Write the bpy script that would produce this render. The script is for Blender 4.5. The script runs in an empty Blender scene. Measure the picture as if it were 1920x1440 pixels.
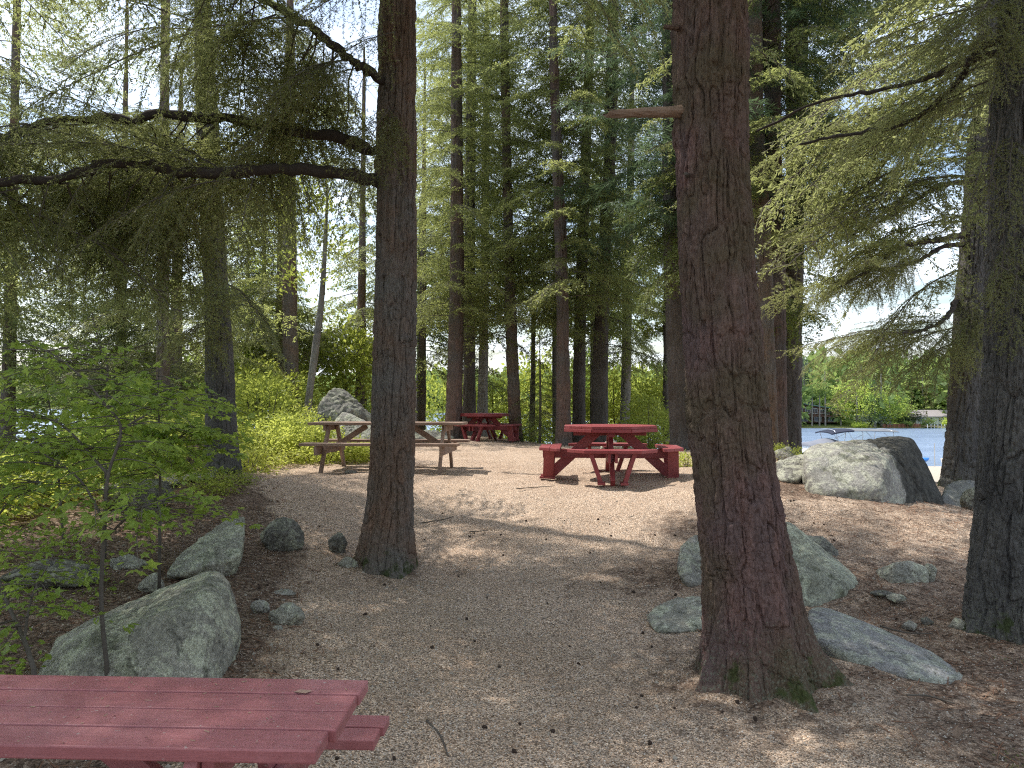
import bpy, bmesh, math, random
import numpy as np
from mathutils import Vector, Matrix, Euler

SC = bpy.context.scene
COL = SC.collection
R = math.radians
rnd = random.Random(7)

# ------------------------------------------------------------------ camera
F = 1400.0
EYE = 1.72
PITCH = math.atan(35 / F)
CP, SP = math.cos(PITCH), math.sin(PITCH)


def P(px, py, d):
    """world point seen at photo pixel (px, py) at ground distance d"""
    a = (px - 960) / F
    b = (720 - py) / F
    dy = CP - b * SP
    dz = SP + b * CP
    s = d / dy
    return np.array([a * s, d, EYE + dz * s])


def PX(px, d):
    return (px - 960) / F * d * CP


# ------------------------------------------------------------------ noise
def _h(ix, iy, iz, seed):
    with np.errstate(over='ignore'):
        n = (ix.astype(np.uint32) * np.uint32(374761393) + iy.astype(np.uint32) * np.uint32(668265263)
             + iz.astype(np.uint32) * np.uint32(2246822519) + np.uint32((seed * 3266489917) & 0xffffffff))
        n = (n ^ (n >> np.uint32(13))) * np.uint32(1274126177)
        n = n ^ (n >> np.uint32(16))
        n = n * np.uint32(2654435761)
        n = n ^ (n >> np.uint32(15))
    return n.astype(np.float64) / 4294967295.0


def vnoise(p, seed=0):
    f = np.floor(p)
    i = f.astype(np.int64)
    t = p - f
    t = t * t * t * (t * (t * 6 - 15) + 10)
    out = 0
    for dx in (0, 1):
        wx = t[:, 0] if dx else 1 - t[:, 0]
        for dy in (0, 1):
            wy = t[:, 1] if dy else 1 - t[:, 1]
            for dz in (0, 1):
                wz = t[:, 2] if dz else 1 - t[:, 2]
                out = out + wx * wy * wz * _h(i[:, 0] + dx, i[:, 1] + dy, i[:, 2] + dz, seed)
    return out * 2 - 1


def fbm(p, octv=4, seed=0, gain=.5, lac=2.03):
    a, s, o = 1.0, 0.0, 0
    for k in range(octv):
        o = o + a * vnoise(p, seed + k * 17)
        s += a
        a *= gain
        p = p * lac + 3.7
    return o / s


def voro(u, v, nu, seed=0):
    """2-d cells, periodic in u with nu cells: F1, F2, id"""
    iu, iv = np.floor(u).astype(np.int64), np.floor(v).astype(np.int64)
    f1 = np.full(u.shape, 9.)
    f2 = np.full(u.shape, 9.)
    idc = np.zeros(u.shape)
    z = np.zeros_like(iu)
    for du in (-1, 0, 1):
        for dv in (-1, 0, 1):
            cu, cv = iu + du, iv + dv
            w = cu % nu
            jx = _h(w, cv, z, seed)
            jy = _h(w, cv, z + 1, seed)
            d = np.hypot(cu + .1 + .8 * jx - u, cv + .1 + .8 * jy - v)
            m = d < f1
            f2 = np.where(m, f1, np.minimum(f2, d))
            idc = np.where(m, _h(w, cv, z + 2, seed), idc)
            f1 = np.where(m, d, f1)
    return f1, f2, idc


def sstep(a, b, x):
    t = np.clip((x - a) / (b - a), 0, 1)
    return t * t * (3 - 2 * t)


# ------------------------------------------------------------------ meshes and objects
def mesh_np(name, V, F_, mats=(), mi=None, smooth=False, attrs=None):
    me = bpy.data.meshes.new(name)
    V = np.asarray(V, np.float32).reshape(-1, 3)
    parts = F_ if isinstance(F_, list) else [F_]
    parts = [np.asarray(f, np.int32) for f in parts if len(f)]
    lt = np.concatenate([np.full(len(f), f.shape[1], np.int32) for f in parts])
    li = np.concatenate([f.ravel() for f in parts])
    me.vertices.add(len(V))
    me.vertices.foreach_set('co', V.ravel())
    me.loops.add(len(li))
    me.loops.foreach_set('vertex_index', li)
    me.polygons.add(len(lt))
    ls = np.zeros(len(lt), np.int32)
    ls[1:] = np.cumsum(lt)[:-1]
    me.polygons.foreach_set('loop_start', ls)
    if mi is not None:
        me.polygons.foreach_set('material_index', np.asarray(mi, np.int32))
    me.polygons.foreach_set('use_smooth', np.full(len(lt), smooth, bool))
    for m in mats:
        me.materials.append(m)
    if attrs:
        for k, a in attrs.items():
            at = me.attributes.new(k, 'FLOAT', 'POINT')
            at.data.foreach_set('value', np.asarray(a, np.float32))
    me.update(calc_edges=True)
    return me


def tag(o, label=None, cat=None, group=None, kind=None):
    if label: o['label'] = label
    if cat: o['category'] = cat
    if group: o['group'] = group
    if kind: o['kind'] = kind
    return o


def empty(name, loc, label, cat, group=None, rz=0):
    o = bpy.data.objects.new(name, None)
    COL.objects.link(o)
    o.location = loc
    o.rotation_euler = (0, 0, rz)
    o.empty_display_size = .2
    return tag(o, label, cat, group)


def obj(name, me, parent=None, loc=None, label=None):
    o = bpy.data.objects.new(name, me)
    COL.objects.link(o)
    if parent is not None:
        o.parent = parent
    if loc is not None:
        o.location = loc
    if label: o['label'] = label
    return o


def grid_faces(nu, nv, wrap):
    """verts laid out [v][u]"""
    u = np.arange(nu if wrap else nu - 1)
    v = np.arange(nv - 1)
    U, W = np.meshgrid(u, v)
    a = W * nu + U
    b = W * nu + (U + 1) % nu
    c = (W + 1) * nu + (U + 1) % nu
    d = (W + 1) * nu + U
    return np.stack([a, b, c, d], -1).reshape(-1, 4)


class MB:
    """collects boxes and tubes into one mesh"""

    def __init__(s):
        s.V, s.F, s.n = [], [], 0

    def add(s, V, Fs):
        V = np.asarray(V, float).reshape(-1, 3)
        s.V.append(V)
        for f in Fs:
            s.F.append([int(i) + s.n for i in f])
        s.n += len(V)

    def box(s, c, size, M=None):
        hx, hy, hz = size[0] / 2, size[1] / 2, size[2] / 2
        v = np.array([[x, y, z] for x in (-hx, hx) for y in (-hy, hy) for z in (-hz, hz)])
        if M is not None:
            v = v @ np.array(M).T
        s.add(v + np.array(c), [(0, 1, 3, 2), (4, 6, 7, 5), (0, 4, 5, 1), (2, 3, 7, 6), (0, 2, 6, 4), (1, 5, 7, 3)])
        return s

    def beam(s, p0, p1, w, h, up=(0, 0, 1)):
        """board from p0 to p1: w across, h along the up direction"""
        p0, p1 = np.array(p0, float), np.array(p1, float)
        x = p1 - p0
        L = np.linalg.norm(x)
        x /= L
        y = np.cross(np.array(up, float), x)
        y /= np.linalg.norm(y)
        z = np.cross(x, y)
        return s.box((p0 + p1) / 2, (L, w, h), np.stack([x, y, z], 1))

    def prism(s, poly, z0, z1):
        n = len(poly)
        v = [(x, y, z0) for x, y in poly] + [(x, y, z1) for x, y in poly]
        f = [tuple(reversed(range(n))), tuple(range(n, 2 * n))]
        f += [(i, (i + 1) % n, n + (i + 1) % n, n + i) for i in range(n)]
        s.add(v, f)
        return s

    def tube(s, pts, rad, n=6, cap=True):
        pts = np.asarray(pts, float)
        rad = np.broadcast_to(np.asarray(rad, float), (len(pts),))
        V = tube_verts(pts, rad, n)
        fs = [tuple(f) for f in grid_faces(n, len(pts), True)]
        if cap:
            fs.append(tuple(reversed(range(n))))
            fs.append(tuple(range((len(pts) - 1) * n, len(pts) * n)))
        s.add(V, fs)
        return s

    def build(s, name, mats, parent=None, bevel=0, smooth=False, loc=None, label=None):
        me = bpy.data.meshes.new(name)
        me.from_pydata(np.concatenate(s.V).tolist(), [], s.F)
        for m in (mats if isinstance(mats, (list, tuple)) else [mats]):
            me.materials.append(m)
        if smooth:
            me.polygons.foreach_set('use_smooth', np.ones(len(me.polygons), bool))
        me.update()
        o = obj(name, me, parent, loc, label)
        if bevel:
            b = o.modifiers.new('bevel', 'BEVEL')
            b.width = bevel
            b.segments = 2
            b.limit_method = 'ANGLE'
        return o


def tube_verts(pts, rad, n):
    t = np.gradient(pts, axis=0)
    t /= np.linalg.norm(t, axis=1)[:, None] + 1e-9
    ref = np.where(np.abs(t[:, 2:3]) > .9, np.array([[1., 0, 0]]), np.array([[0., 0, 1.]]))
    if np.abs(t[:, 2]).max() > .9:
        ref = np.broadcast_to(np.array([[1., .03, 0]]), t.shape)
    a = np.cross(ref, t)
    a /= np.linalg.norm(a, axis=1)[:, None] + 1e-9
    b = np.cross(t, a)
    th = np.arange(n) / n * 2 * math.pi
    c, sn = np.cos(th)[None, :, None], np.sin(th)[None, :, None]
    return (pts[:, None, :] + rad[:, None, None] * (a[:, None, :] * c + b[:, None, :] * sn)).reshape(-1, 3)


def spline(pts, n):
    """smooth resample of a polyline (any columns) to n points"""
    pts = np.asarray(pts, float)
    m = len(pts)
    ext = np.vstack([2 * pts[0] - pts[1], pts, 2 * pts[-1] - pts[-2]])
    u = np.linspace(0, m - 1 - 1e-6, n)
    i = np.floor(u).astype(int)
    t = (u - i)[:, None]
    p0, p1, p2, p3 = ext[i], ext[i + 1], ext[i + 2], ext[i + 3]
    return .5 * ((2 * p1) + (-p0 + p2) * t + (2 * p0 - 5 * p1 + 4 * p2 - p3) * t ** 2 + (-p0 + 3 * p1 - 3 * p2 + p3) * t ** 3)


# ------------------------------------------------------------------ materials
def newmat(name):
    m = bpy.data.materials.new(name)
    m.use_nodes = True
    nt = m.node_tree
    nt.nodes.clear()
    out = nt.nodes.new('ShaderNodeOutputMaterial')
    return m, nt, out


class NT:
    def __init__(s, nt):
        s.nt = nt

    def n(s, typ, **kw):
        nd = s.nt.nodes.new(typ)
        for k, v in kw.items():
            if k == 'inp':
                for a, b in v.items():
                    if hasattr(b, 'is_output'):
                        s.nt.links.new(b, nd.inputs[a])
                    else:
                        nd.inputs[a].default_value = b
            else:
                setattr(nd, k, v)
        return nd

    def coords(s, kind='Object', scale=(1, 1, 1)):
        tc = s.n('ShaderNodeTexCoord')
        mp = s.n('ShaderNodeMapping', inp={'Vector': tc.outputs[kind], 'Scale': scale})
        return mp.outputs[0]

    def noise(s, vec, scale, detail=4, rough=.55, dist=0):
        return s.n('ShaderNodeTexNoise', inp={'Vector': vec, 'Scale': scale, 'Detail': detail, 'Roughness': rough, 'Distortion': dist})

    def ramp(s, fac, stops, interp='LINEAR'):
        r = s.n('ShaderNodeValToRGB', inp={'Fac': fac})
        cr = r.color_ramp
        cr.interpolation = interp
        while len(cr.elements) < len(stops):
            cr.elements.new(.5)
        for e, (p, c) in zip(cr.elements, stops):
            e.position = p
            e.color = tuple(c) + (1,) if len(c) == 3 else c
        return r.outputs[0]

    def mix(s, fac, a, b, mode='MIX'):
        m = s.n('ShaderNodeMix', data_type='RGBA', blend_type=mode)
        for k, v in ((0, fac), (6, a), (7, b)):
            if hasattr(v, 'is_output'):
                s.nt.links.new(v, m.inputs[k])
            else:
                m.inputs[k].default_value = v if k == 0 else (tuple(v) + (1,) if len(v) == 3 else v)
        return m.outputs[2]

    def math(s, op, a, b=None, clamp=False):
        m = s.n('ShaderNodeMath', operation=op, use_clamp=clamp)
        for k, v in ((0, a), (1, b)):
            if v is None: continue
            if hasattr(v, 'is_output'):
                s.nt.links.new(v, m.inputs[k])
            else:
                m.inputs[k].default_value = v
        return m.outputs[0]

    def bump(s, height, strength=.4, dist=.01, normal=None):
        inp = {'Height': height, 'Strength': strength, 'Distance': dist}
        if normal is not None: inp['Normal'] = normal
        return s.n('ShaderNodeBump', inp=inp).outputs[0]

    def pbsdf(s, out, color, rough=.8, normal=None, spec=.3, metal=0, **kw):
        inp = {'Base Color': color if hasattr(color, 'is_output') else tuple(color) + (1,), 'Roughness': rough,
               'Specular IOR Level': spec, 'Metallic': metal}
        if normal is not None: inp['Normal'] = normal
        inp.update(kw)
        b = s.n('ShaderNodeBsdfPrincipled', inp=inp)
        if out is not None:
            s.nt.links.new(b.outputs[0], out.inputs[0])
        return b


def g3(v):
    return (v, v, v)


def mat_bark(name, c1, c2, c3, lichen=0.0, scale=1.0, moss=0.0):
    m, nt, out = newmat(name)
    k = NT(nt)
    v = k.coords('Object', (1, 1, .28))
    vo = k.coords('Object')
    n1 = k.noise(v, 9 * scale, 5, .6).outputs[0]
    n2 = k.noise(vo, 1.3 * scale, 3, .6).outputs[0]
    n3 = k.noise(v, 60 * scale, 4, .7).outputs[0]
    col = k.mix(k.ramp(n1, [(.38, g3(0)), (.62, g3(1))]), c1, c2)
    col = k.mix(k.ramp(n2, [(.42, g3(0)), (.6, g3(1))]), col, c3)
    col = k.mix(.55, col, k.ramp(n3, [(.25, g3(.35)), (.75, g3(1.4))]), 'MULTIPLY')
    if lichen or moss:
        sep = k.n('ShaderNodeSeparateXYZ', inp={'Vector': k.coords('Object')}).outputs[2]
        lo = k.n('ShaderNodeMapRange', inp={0: sep, 1: .75, 2: 0.0, 3: 0.0, 4: 1.0}).outputs[0]
        nl = k.noise(vo, 55, 6, .7).outputs[0]
        thr = k.math('ADD', nl, k.math('MULTIPLY', lo, .17))
        if lichen:
            col = k.mix(k.math('MULTIPLY', k.ramp(thr, [(.66, g3(0)), (.73, g3(.8))]), lichen), col, (.20, .205, .155))
        if moss:
            nm = k.noise(vo, 7, 4, .6).outputs[0]
            lo2 = k.n('ShaderNodeMapRange', inp={0: sep, 1: .35, 2: -.05, 3: 0.0, 4: 1.0}).outputs[0]
            t2 = k.math('ADD', nm, k.math('MULTIPLY', lo2, .25))
            col = k.mix(k.math('MULTIPLY', k.ramp(t2, [(.70, g3(0)), (.80, g3(1))]), moss), col, (.055, .075, .02))
    vb = k.n('ShaderNodeTexVoronoi', feature='DISTANCE_TO_EDGE', inp={'Vector': v, 'Scale': 34 * scale})
    hgt = k.math('ADD', k.math('MULTIPLY', k.ramp(vb.outputs[0], [(0, g3(0)), (.25, g3(1))]), .6), n3)
    k.pbsdf(out, col, .92, k.bump(hgt, .9, .02), .12)
    return m


def mat_leaf(name, c1, c2, ct, trans=.4, scale=1.2, rough=.5, spec=.35):
    m, nt, out = newmat(name)
    k = NT(nt)
    geo = k.n('ShaderNodeNewGeometry')
    n = k.noise(geo.outputs['Position'], scale, 3, .6).outputs[0]
    n2 = k.noise(geo.outputs['Position'], scale * 22, 2, .5).outputs[0]
    s = k.math('ADD', k.math('MULTIPLY', n, .6), k.math('MULTIPLY', n2, .4))
    f = k.ramp(s, [(.36, g3(0)), (.64, g3(1))])
    b = k.pbsdf(None, k.mix(f, c1, c2), rough, None, spec)
    t = k.n('ShaderNodeBsdfTranslucent', inp={'Color': k.mix(f, tuple(x * .75 for x in ct), ct)})
    mx = k.n('ShaderNodeMixShader', inp={0: trans, 1: b.outputs[0], 2: t.outputs[0]})
    nt.links.new(mx.outputs[0], out.inputs[0])
    return m


def mat_rock(name, base=(.34, .325, .29), dark=(.16, .152, .135), lichen=(.46, .46, .36), moss=.5, lich=.6, scale=1.0, stain_shade=None):
    m, nt, out = newmat(name)
    k = NT(nt)
    v = k.coords('Object')
    n1 = k.noise(v, 2.2 * scale, 6, .62).outputs[0]
    n2 = k.noise(v, 9 * scale, 6, .7).outputs[0]
    n3 = k.noise(v, 110, 3, .7).outputs[0]
    n4 = k.noise(v, 5.5 * scale, 9, .72, .5).outputs[0]
    n8 = k.noise(v, 7.0 * scale, 9, .75, .8).outputs[0]
    n5 = k.noise(v, 3.1 * scale, 6, .7, .3).outputs[0]
    col = k.mix(k.ramp(n1, [(.35, g3(0)), (.65, g3(1))]), dark, base)
    col = k.mix(k.math('MULTIPLY', k.ramp(n4, [(.485, g3(0)), (.54, g3(1))]), lich), col, lichen)
    col = k.mix(k.ramp(n8, [(.58, g3(0)), (.63, g3(.6))]), col, (.06, .058, .05))
    col = k.mix(k.math('MULTIPLY', k.ramp(n5, [(.56, g3(0)), (.61, g3(1))]), moss), col, (.06, .07, .025))
    n6 = k.noise(v, 34, 5, .75).outputs[0]
    if stain_shade:
        # dark stain, with shade painted in, over one end of the rock
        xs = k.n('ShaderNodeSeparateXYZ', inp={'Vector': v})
        e_ = k.math('ADD', k.math('SUBTRACT', xs.outputs[0], k.math('MULTIPLY', xs.outputs[2], stain_shade[1])), k.math('MULTIPLY', k.math('SUBTRACT', n4, .5), .5))
        col = k.mix(k.ramp(k.math('SUBTRACT', e_, stain_shade[0] - .5), [(.47, g3(0)), (.53, g3(.93))]), col, k.mix(k.ramp(n2, [(.4, g3(0)), (.6, g3(1))]), (.028, .027, .025), (.085, .082, .072)))
    col = k.mix(.7, col, k.ramp(n3, [(.3, g3(.4)), (.7, g3(1.5))]), 'MULTIPLY')
    col = k.mix(.75, col, k.ramp(n6, [(.33, g3(.45)), (.5, g3(1)), (.68, g3(1.6))]), 'MULTIPLY')
    hgt = k.math('ADD', k.math('ADD', k.math('MULTIPLY', n2, .9), k.math('MULTIPLY', n6, .5)), k.math('MULTIPLY', n3, .25))
    k.pbsdf(out, col, .9, k.bump(hgt, .8, .04), .15)
    return m


def mat_paint(name, c1, c2, wear, worn=.06, rough=.55, spec=.35):
    m, nt, out = newmat(name)
    k = NT(nt)
    v = k.coords('Object')
    vg = k.coords('Object', (1.5, 26, 26))
    n1 = k.noise(v, 3, 4, .6).outputs[0]
    n2 = k.noise(vg, 3, 6, .65).outputs[0]
    n3 = k.noise(v, 45, 4, .7).outputs[0]
    n4 = k.noise(v, 160, 2, .6).outputs[0]
    col = k.mix(k.ramp(n1, [(.35, g3(0)), (.65, g3(1))]), c1, c2)
    col = k.mix(.45, col, k.ramp(n2, [(.3, g3(.72)), (.7, g3(1.2))]), 'MULTIPLY')
    n5 = k.noise(v, 1.7, 5, .65, .4).outputs[0]
    col = k.mix(k.math('MULTIPLY', k.ramp(n5, [(.46, g3(0)), (.66, g3(1))]), .5), col, tuple(min(.5, x * 1.2 + .07) for x in c1))
    n7 = k.noise(vg, 9, 5, .7).outputs[0]
    col = k.mix(k.ramp(n7, [(.62, g3(0)), (.74, g3(.55))]), col, tuple(x * .35 for x in c2))
    chip = k.ramp(n3, [(.72 - worn, g3(0)), (.75 - worn, g3(1))])
    col = k.mix(chip, col, wear)
    col = k.mix(.35, col, k.ramp(n4, [(.3, g3(.75)), (.7, g3(1.2))]), 'MULTIPLY')
    hgt = k.math('ADD', n2, k.math('MULTIPLY', n3, .3))
    k.pbsdf(out, col, rough, k.bump(hgt, .35, .006), spec)
    return m


def mat_plain(name, col, rough=.6, spec=.4, metal=0, var=.2, scale=6):
    m, nt, out = newmat(name)
    k = NT(nt)
    n = k.noise(k.coords('Object'), scale, 5, .6).outputs[0]
    c = k.mix(var, tuple(col), k.ramp(n, [(.3, tuple(x * .55 for x in col)), (.7, tuple(min(1, x * 1.35) for x in col))]))
    k.pbsdf(out, c, rough, k.bump(n, .15, .01), spec, metal)
    return m


def mat_ground():
    m, nt, out = newmat('gravel_and_needles')
    k = NT(nt)
    geo = k.n('ShaderNodeNewGeometry')
    p = geo.outputs['Position']
    lit = k.n('ShaderNodeAttribute', attribute_name='litter').outputs[2]
    grs = k.n('ShaderNodeAttribute', attribute_name='verge').outputs[2]
    snd = k.n('ShaderNodeAttribute', attribute_name='beach').outputs[2]
    v1 = k.n('ShaderNodeTexVoronoi', inp={'Vector': p, 'Scale': 135.0})
    v2 = k.n('ShaderNodeTexVoronoi', inp={'Vector': p, 'Scale': 36.0})
    g = k.n('ShaderNodeSeparateColor', inp={'Color': v1.outputs['Color']})
    n1 = k.noise(p, 1.1, 5, .6).outputs[0]
    n2 = k.noise(p, 7, 5, .65).outputs[0]
    n3 = k.noise(p, 220, 3, .7).outputs[0]
    sand = k.mix(k.ramp(n1, [(.35, g3(0)), (.65, g3(1))]), (.435, .34, .26), (.51, .41, .32))
    grain = k.ramp(g.outputs[0], [(0, (.22, .19, .17)), (.28, (.55, .51, .47)), (.6, (1.0, .98, .96)), (.85, (1.38, 1.36, 1.33)), (1, (2.0, 2.0, 1.95))])
    sand = k.mix(.95, sand, grain, 'MULTIPLY')
    tint = k.ramp(g.outputs[1], [(0, (.9, .95, 1.05)), (.5, (1, 1, 1)), (1, (1.15, .95, .8))])
    sand = k.mix(.7, sand, tint, 'MULTIPLY')
    # reddish needle litter between
    vn = k.n('ShaderNodeTexVoronoi', inp={'Vector': p, 'Scale': 55.0, 'Randomness': 1.0})
    gn = k.n('ShaderNodeSeparateColor', inp={'Color': vn.outputs['Color']})
    needle = k.ramp(gn.outputs[0], [(0, (.035, .022, .016)), (.4, (.12, .08, .058)), (.75, (.20, .135, .098)), (1, (.34, .26, .2))])
    lm = k.math('ADD', lit, k.math('MULTIPLY', k.math('SUBTRACT', n2, .5), 1.5))
    lm = k.ramp(lm, [(.3, g3(0)), (.75, g3(.93))])
    col = k.mix(lm, sand, needle)
    # scattered dark bits everywhere
    g2 = k.n('ShaderNodeSeparateColor', inp={'Color': v2.outputs['Color']})
    dk = k.math('MULTIPLY', k.ramp(g2.outputs[0], [(.93, g3(0)), (.95, g3(1))]), k.ramp(v2.outputs['Distance'], [(.22, g3(1)), (.34, g3(0))]))
    col = k.mix(k.math('MULTIPLY', dk, .8), col, (.05, .035, .028))
    green = k.mix(k.ramp(n2, [(.4, g3(0)), (.6, g3(1))]), (.10, .15, .035), (.20, .26, .07))
    col = k.mix(grs, col, green)
    col = k.mix(snd, col, k.mix(n2, (.42, .36, .28), (.52, .46, .37)))
    col = k.mix(.3, col, k.ramp(n3, [(.3, g3(.6)), (.7, g3(1.3))]), 'MULTIPLY')
    hgt = k.math('ADD', k.math('MULTIPLY', v1.outputs['Distance'], -.8), k.math('ADD', k.math('MULTIPLY', n2, 1.6), k.math('MULTIPLY', n3, .3)))
    k.pbsdf(out, col, .95, k.bump(hgt, .75, .011), .12)
    return m


def mat_water():
    m, nt, out = newmat('lake_water')
    k = NT(nt)
    p = k.n('ShaderNodeNewGeometry').outputs['Position']
    mp = k.n('ShaderNodeMapping', inp={'Vector': p, 'Scale': (.5, 1.4, 1)}).outputs[0]
    n = k.noise(mp, 1.1, 5, .62).outputs[0]
    n2 = k.noise(mp, .12, 3, .5).outputs[0]
    col = k.mix(k.ramp(n2, [(.4, g3(0)), (.6, g3(1))]), (.16, .22, .33), (.21, .28, .40))
    k.pbsdf(out, col, .22, k.bump(n, .9, .3), .5)
    return m


BARK_RED = mat_bark('bark_reddish', (.155, .108, .102), (.215, .132, .116), (.14, .108, .074), .9, 1.0, .8)
BARK_BRN = mat_bark('bark_brown', (.175, .13, .10), (.225, .145, .105), (.18, .16, .142), .7, 1.0, .8)
BARK_GRY = mat_bark('bark_grey', (.14, .135, .128), (.105, .10, .098), (.16, .15, .14), .9, 1.0, .8)
BARK_MID = mat_bark('bark_mid', (.13, .118, .105), (.10, .08, .068), (.15, .13, .12), .3, .8)
BARK_PALE = mat_bark('bark_pale', (.30, .28, .25), (.24, .22, .19), (.33, .30, .27), 0, .8)
BARK_MIDRED = mat_bark('bark_mid_red', (.17, .125, .105), (.2, .125, .10), (.14, .12, .11), .2, .8)
BIRCH = mat_bark('bark_birch', (.30, .285, .25), (.24, .225, .2), (.16, .145, .13), 0, .6)
TWIG = mat_plain('twig', (.115, .10, .085), .9, .1, 0, .5, 20)
TWIG_D = mat_plain('dark_limb', (.06, .05, .045), .9, .1, 0, .5, 20)
HEM = mat_leaf('hemlock_needles', (.11, .122, .054), (.195, .205, .09), (.48, .51, .19), .56, .9)
HEM_MID = mat_leaf('hemlock_needles_far', (.105, .125, .05), (.20, .22, .085), (.48, .52, .17), .57, .35)
HEM_BRIGHT = mat_leaf('young_needles', (.12, .155, .04), (.21, .25, .06), (.34, .40, .08), .4, 1.5)
PINE = mat_leaf('pine_needles', (.06, .105, .06), (.11, .165, .085), (.18, .26, .12), .4, .5)
MAPLE = mat_leaf('maple_leaves', (.125, .205, .04), (.235, .33, .07), (.56, .7, .13), .57, 1.6, .4, .4)
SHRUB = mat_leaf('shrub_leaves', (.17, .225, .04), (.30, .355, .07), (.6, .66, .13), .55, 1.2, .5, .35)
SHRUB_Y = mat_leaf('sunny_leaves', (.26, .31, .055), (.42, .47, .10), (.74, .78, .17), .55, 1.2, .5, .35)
FARLEAF = mat_leaf('far_leaves', (.10, .16, .055), (.19, .26, .085), (.42, .54, .16), .5, .06)
FARYEL = mat_leaf('far_maple_leaves', (.33, .42, .08), (.46, .56, .13), (.8, .9, .22), .58, .2)
FARBLUE = mat_leaf('far_spruce_needles', (.10, .135, .095), (.17, .21, .15), (.2, .25, .16), .3, .2)
FARDARK = mat_leaf('far_cedar_leaves', (.03, .055, .03), (.06, .095, .045), (.1, .15, .06), .3, .2)
ROCK = mat_rock('granite', moss=.45, lich=.7)
ROCK_L = mat_rock('pale_granite', (.44, .42, .37), (.25, .235, .205), (.48, .49, .37), .45, .6)
ROCK_G = mat_rock('mossy_granite', (.42, .405, .34), (.25, .24, .20), (.52, .53, .40), .4, .8)
ROCK_D = mat_rock('dark_granite', (.23, .22, .195), (.11, .105, .09), (.38, .385, .29), .5, .6)
ROCK_S = mat_rock('split_granite', (.36, .345, .31), (.19, .18, .16), (.50, .50, .39), .5, .6, 1.0, stain_shade=(.07, .0))
RED = mat_paint('red_paint', (.38, .135, .14), (.32, .11, .115), (.45, .33, .30), .07, .48, .4)
RED2 = mat_paint('red_paint_sunny', (.27, .048, .052), (.23, .04, .043), (.38, .22, .18), .05, .5, .4)
WOOD = mat_paint('weathered_wood', (.25, .165, .12), (.30, .21, .16), (.16, .10, .07), .02, .75, .25)
WOOD_T = mat_paint('tan_wood', (.42, .30, .19), (.36, .25, .16), (.25, .17, .11), .02, .75, .25)
GROUND = mat_ground()
WATER = mat_water()

# ------------------------------------------------------------------ terrain
WATER_Z = -1.8
CTRL = []


def cp(px, py, d):
    p = P(px, py, d)
    CTRL.append((p[0], p[1], p[2]))


for x in (-6, -3, 0, 3, 6):
    for y in (-4, -1, 1.5, 3.2):
        CTRL.append((x, y, 0.0))
cp(1400, 1290, 4.5); cp(720, 1075, 7.2); cp(960, 1100, 6.45); cp(960, 1000, 8.0); cp(960, 925, 9.6)
cp(1150, 905, 10.3); cp(720, 905, 10.2); cp(1000, 1180, 5.6); cp(1150, 1000, 8.0); cp(1250, 1090, 6.5)
for x, y, z in ((-3, 12, .66), (0, 12, .66), (2, 12.5, .66), (4, 13, .63), (-3, 16, .66), (0, 16, .66), (3, 17, .62), (-4, 20, .62), (0, 20, .63),
                (3.2, 20, .45), (-4, 24, .4), (0, 25, .5), (4.3, 22, -.1), (5, 26, -.7), (0, 31, -.6), (-5, 30, -.7), (0, 36, -2.0), (-6, 36, -2.2), (6, 34, -1.5), (7.5, 40, -2.2)):
    CTRL.append((x, y, z))
cp(430, 897, 10.3); cp(530, 1015, 7.4); cp(420, 1270, 4.3); cp(400, 1075, 6.3); cp(300, 905, 9.6); cp(180, 1090, 5.8); cp(60, 1240, 4.4); cp(330, 1000, 7.5)
for x, y, z in ((-7.5, 8, .35), (-7, 12, .35), (-6, 15, .5), (-9, 8, -.2), (-10, 14, -.8), (-8, 20, -.5), (-13, 10, -2.0), (-13, 18, -2.4), (-12, 26, -2.6), (-13, 2, -1.6), (-9, 3, -.2), (-13, -5, -1.5)):
    CTRL.append((x, y, z))
cp(1600, 1085, 6.4); cp(1700, 1030, 7.2); cp(1460, 900, 9.7); cp(1600, 930, 9.2); cp(1750, 965, 8.5); cp(1840, 1000, 7.8); cp(1900, 1190, 5.5); cp(1800, 1300, 4.5); cp(1880, 1110, 6.2); cp(1480, 1000, 7.7)
cp(1440, 857, 15); cp(1485, 850, 16.5)
for x, y, z in ((6.5, 10.3, .22), (7.2, 12, .35), (9, 12, .0), (8.5, 9, .1), (10, 16, -.3), (12, 20, -.65), (9, 20, -.2), (15, 25, -.95), (11, 26, -.9), (15, 32, -1.35), (22, 34, -1.4), (14, 38, -1.62), (20, 41.5, -1.78), (26, 41, -1.75),
                (20, 46, -2.3), (30, 46, -2.4), (12, 42, -2.0), (9, 5, -.1), (12, 0, -.2), (14, 12, -.35), (20, 20, -.8), (30, 30, -1.3)):
    CTRL.append((x, y, z))
CT = np.array(CTRL)


def _tps(r2):
    return np.where(r2 > 1e-9, .5 * r2 * np.log(r2 + 1e-12), 0)


_n = len(CT)
_K = _tps(((CT[:, None, :2] - CT[None, :, :2]) ** 2).sum(-1)) + np.eye(_n) * .25
_A = np.zeros((_n + 3, _n + 3))
_A[:_n, :_n] = _K
_A[:_n, _n] = 1
_A[:_n, _n + 1:] = CT[:, :2]
_A[_n:, :_n] = _A[:_n, _n:].T
_W = np.linalg.solve(_A, np.concatenate([CT[:, 2], np.zeros(3)]))


def far_shore(x, y):
    ang = np.degrees(np.arctan2(x, np.maximum(y, 1e-3)))
    return np.interp(ang, [-60, -34, -18, -8, 8, 16, 20, 45, 60], [420, 430, 380, 260, 210, 170, 103, 103, 110])


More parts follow.
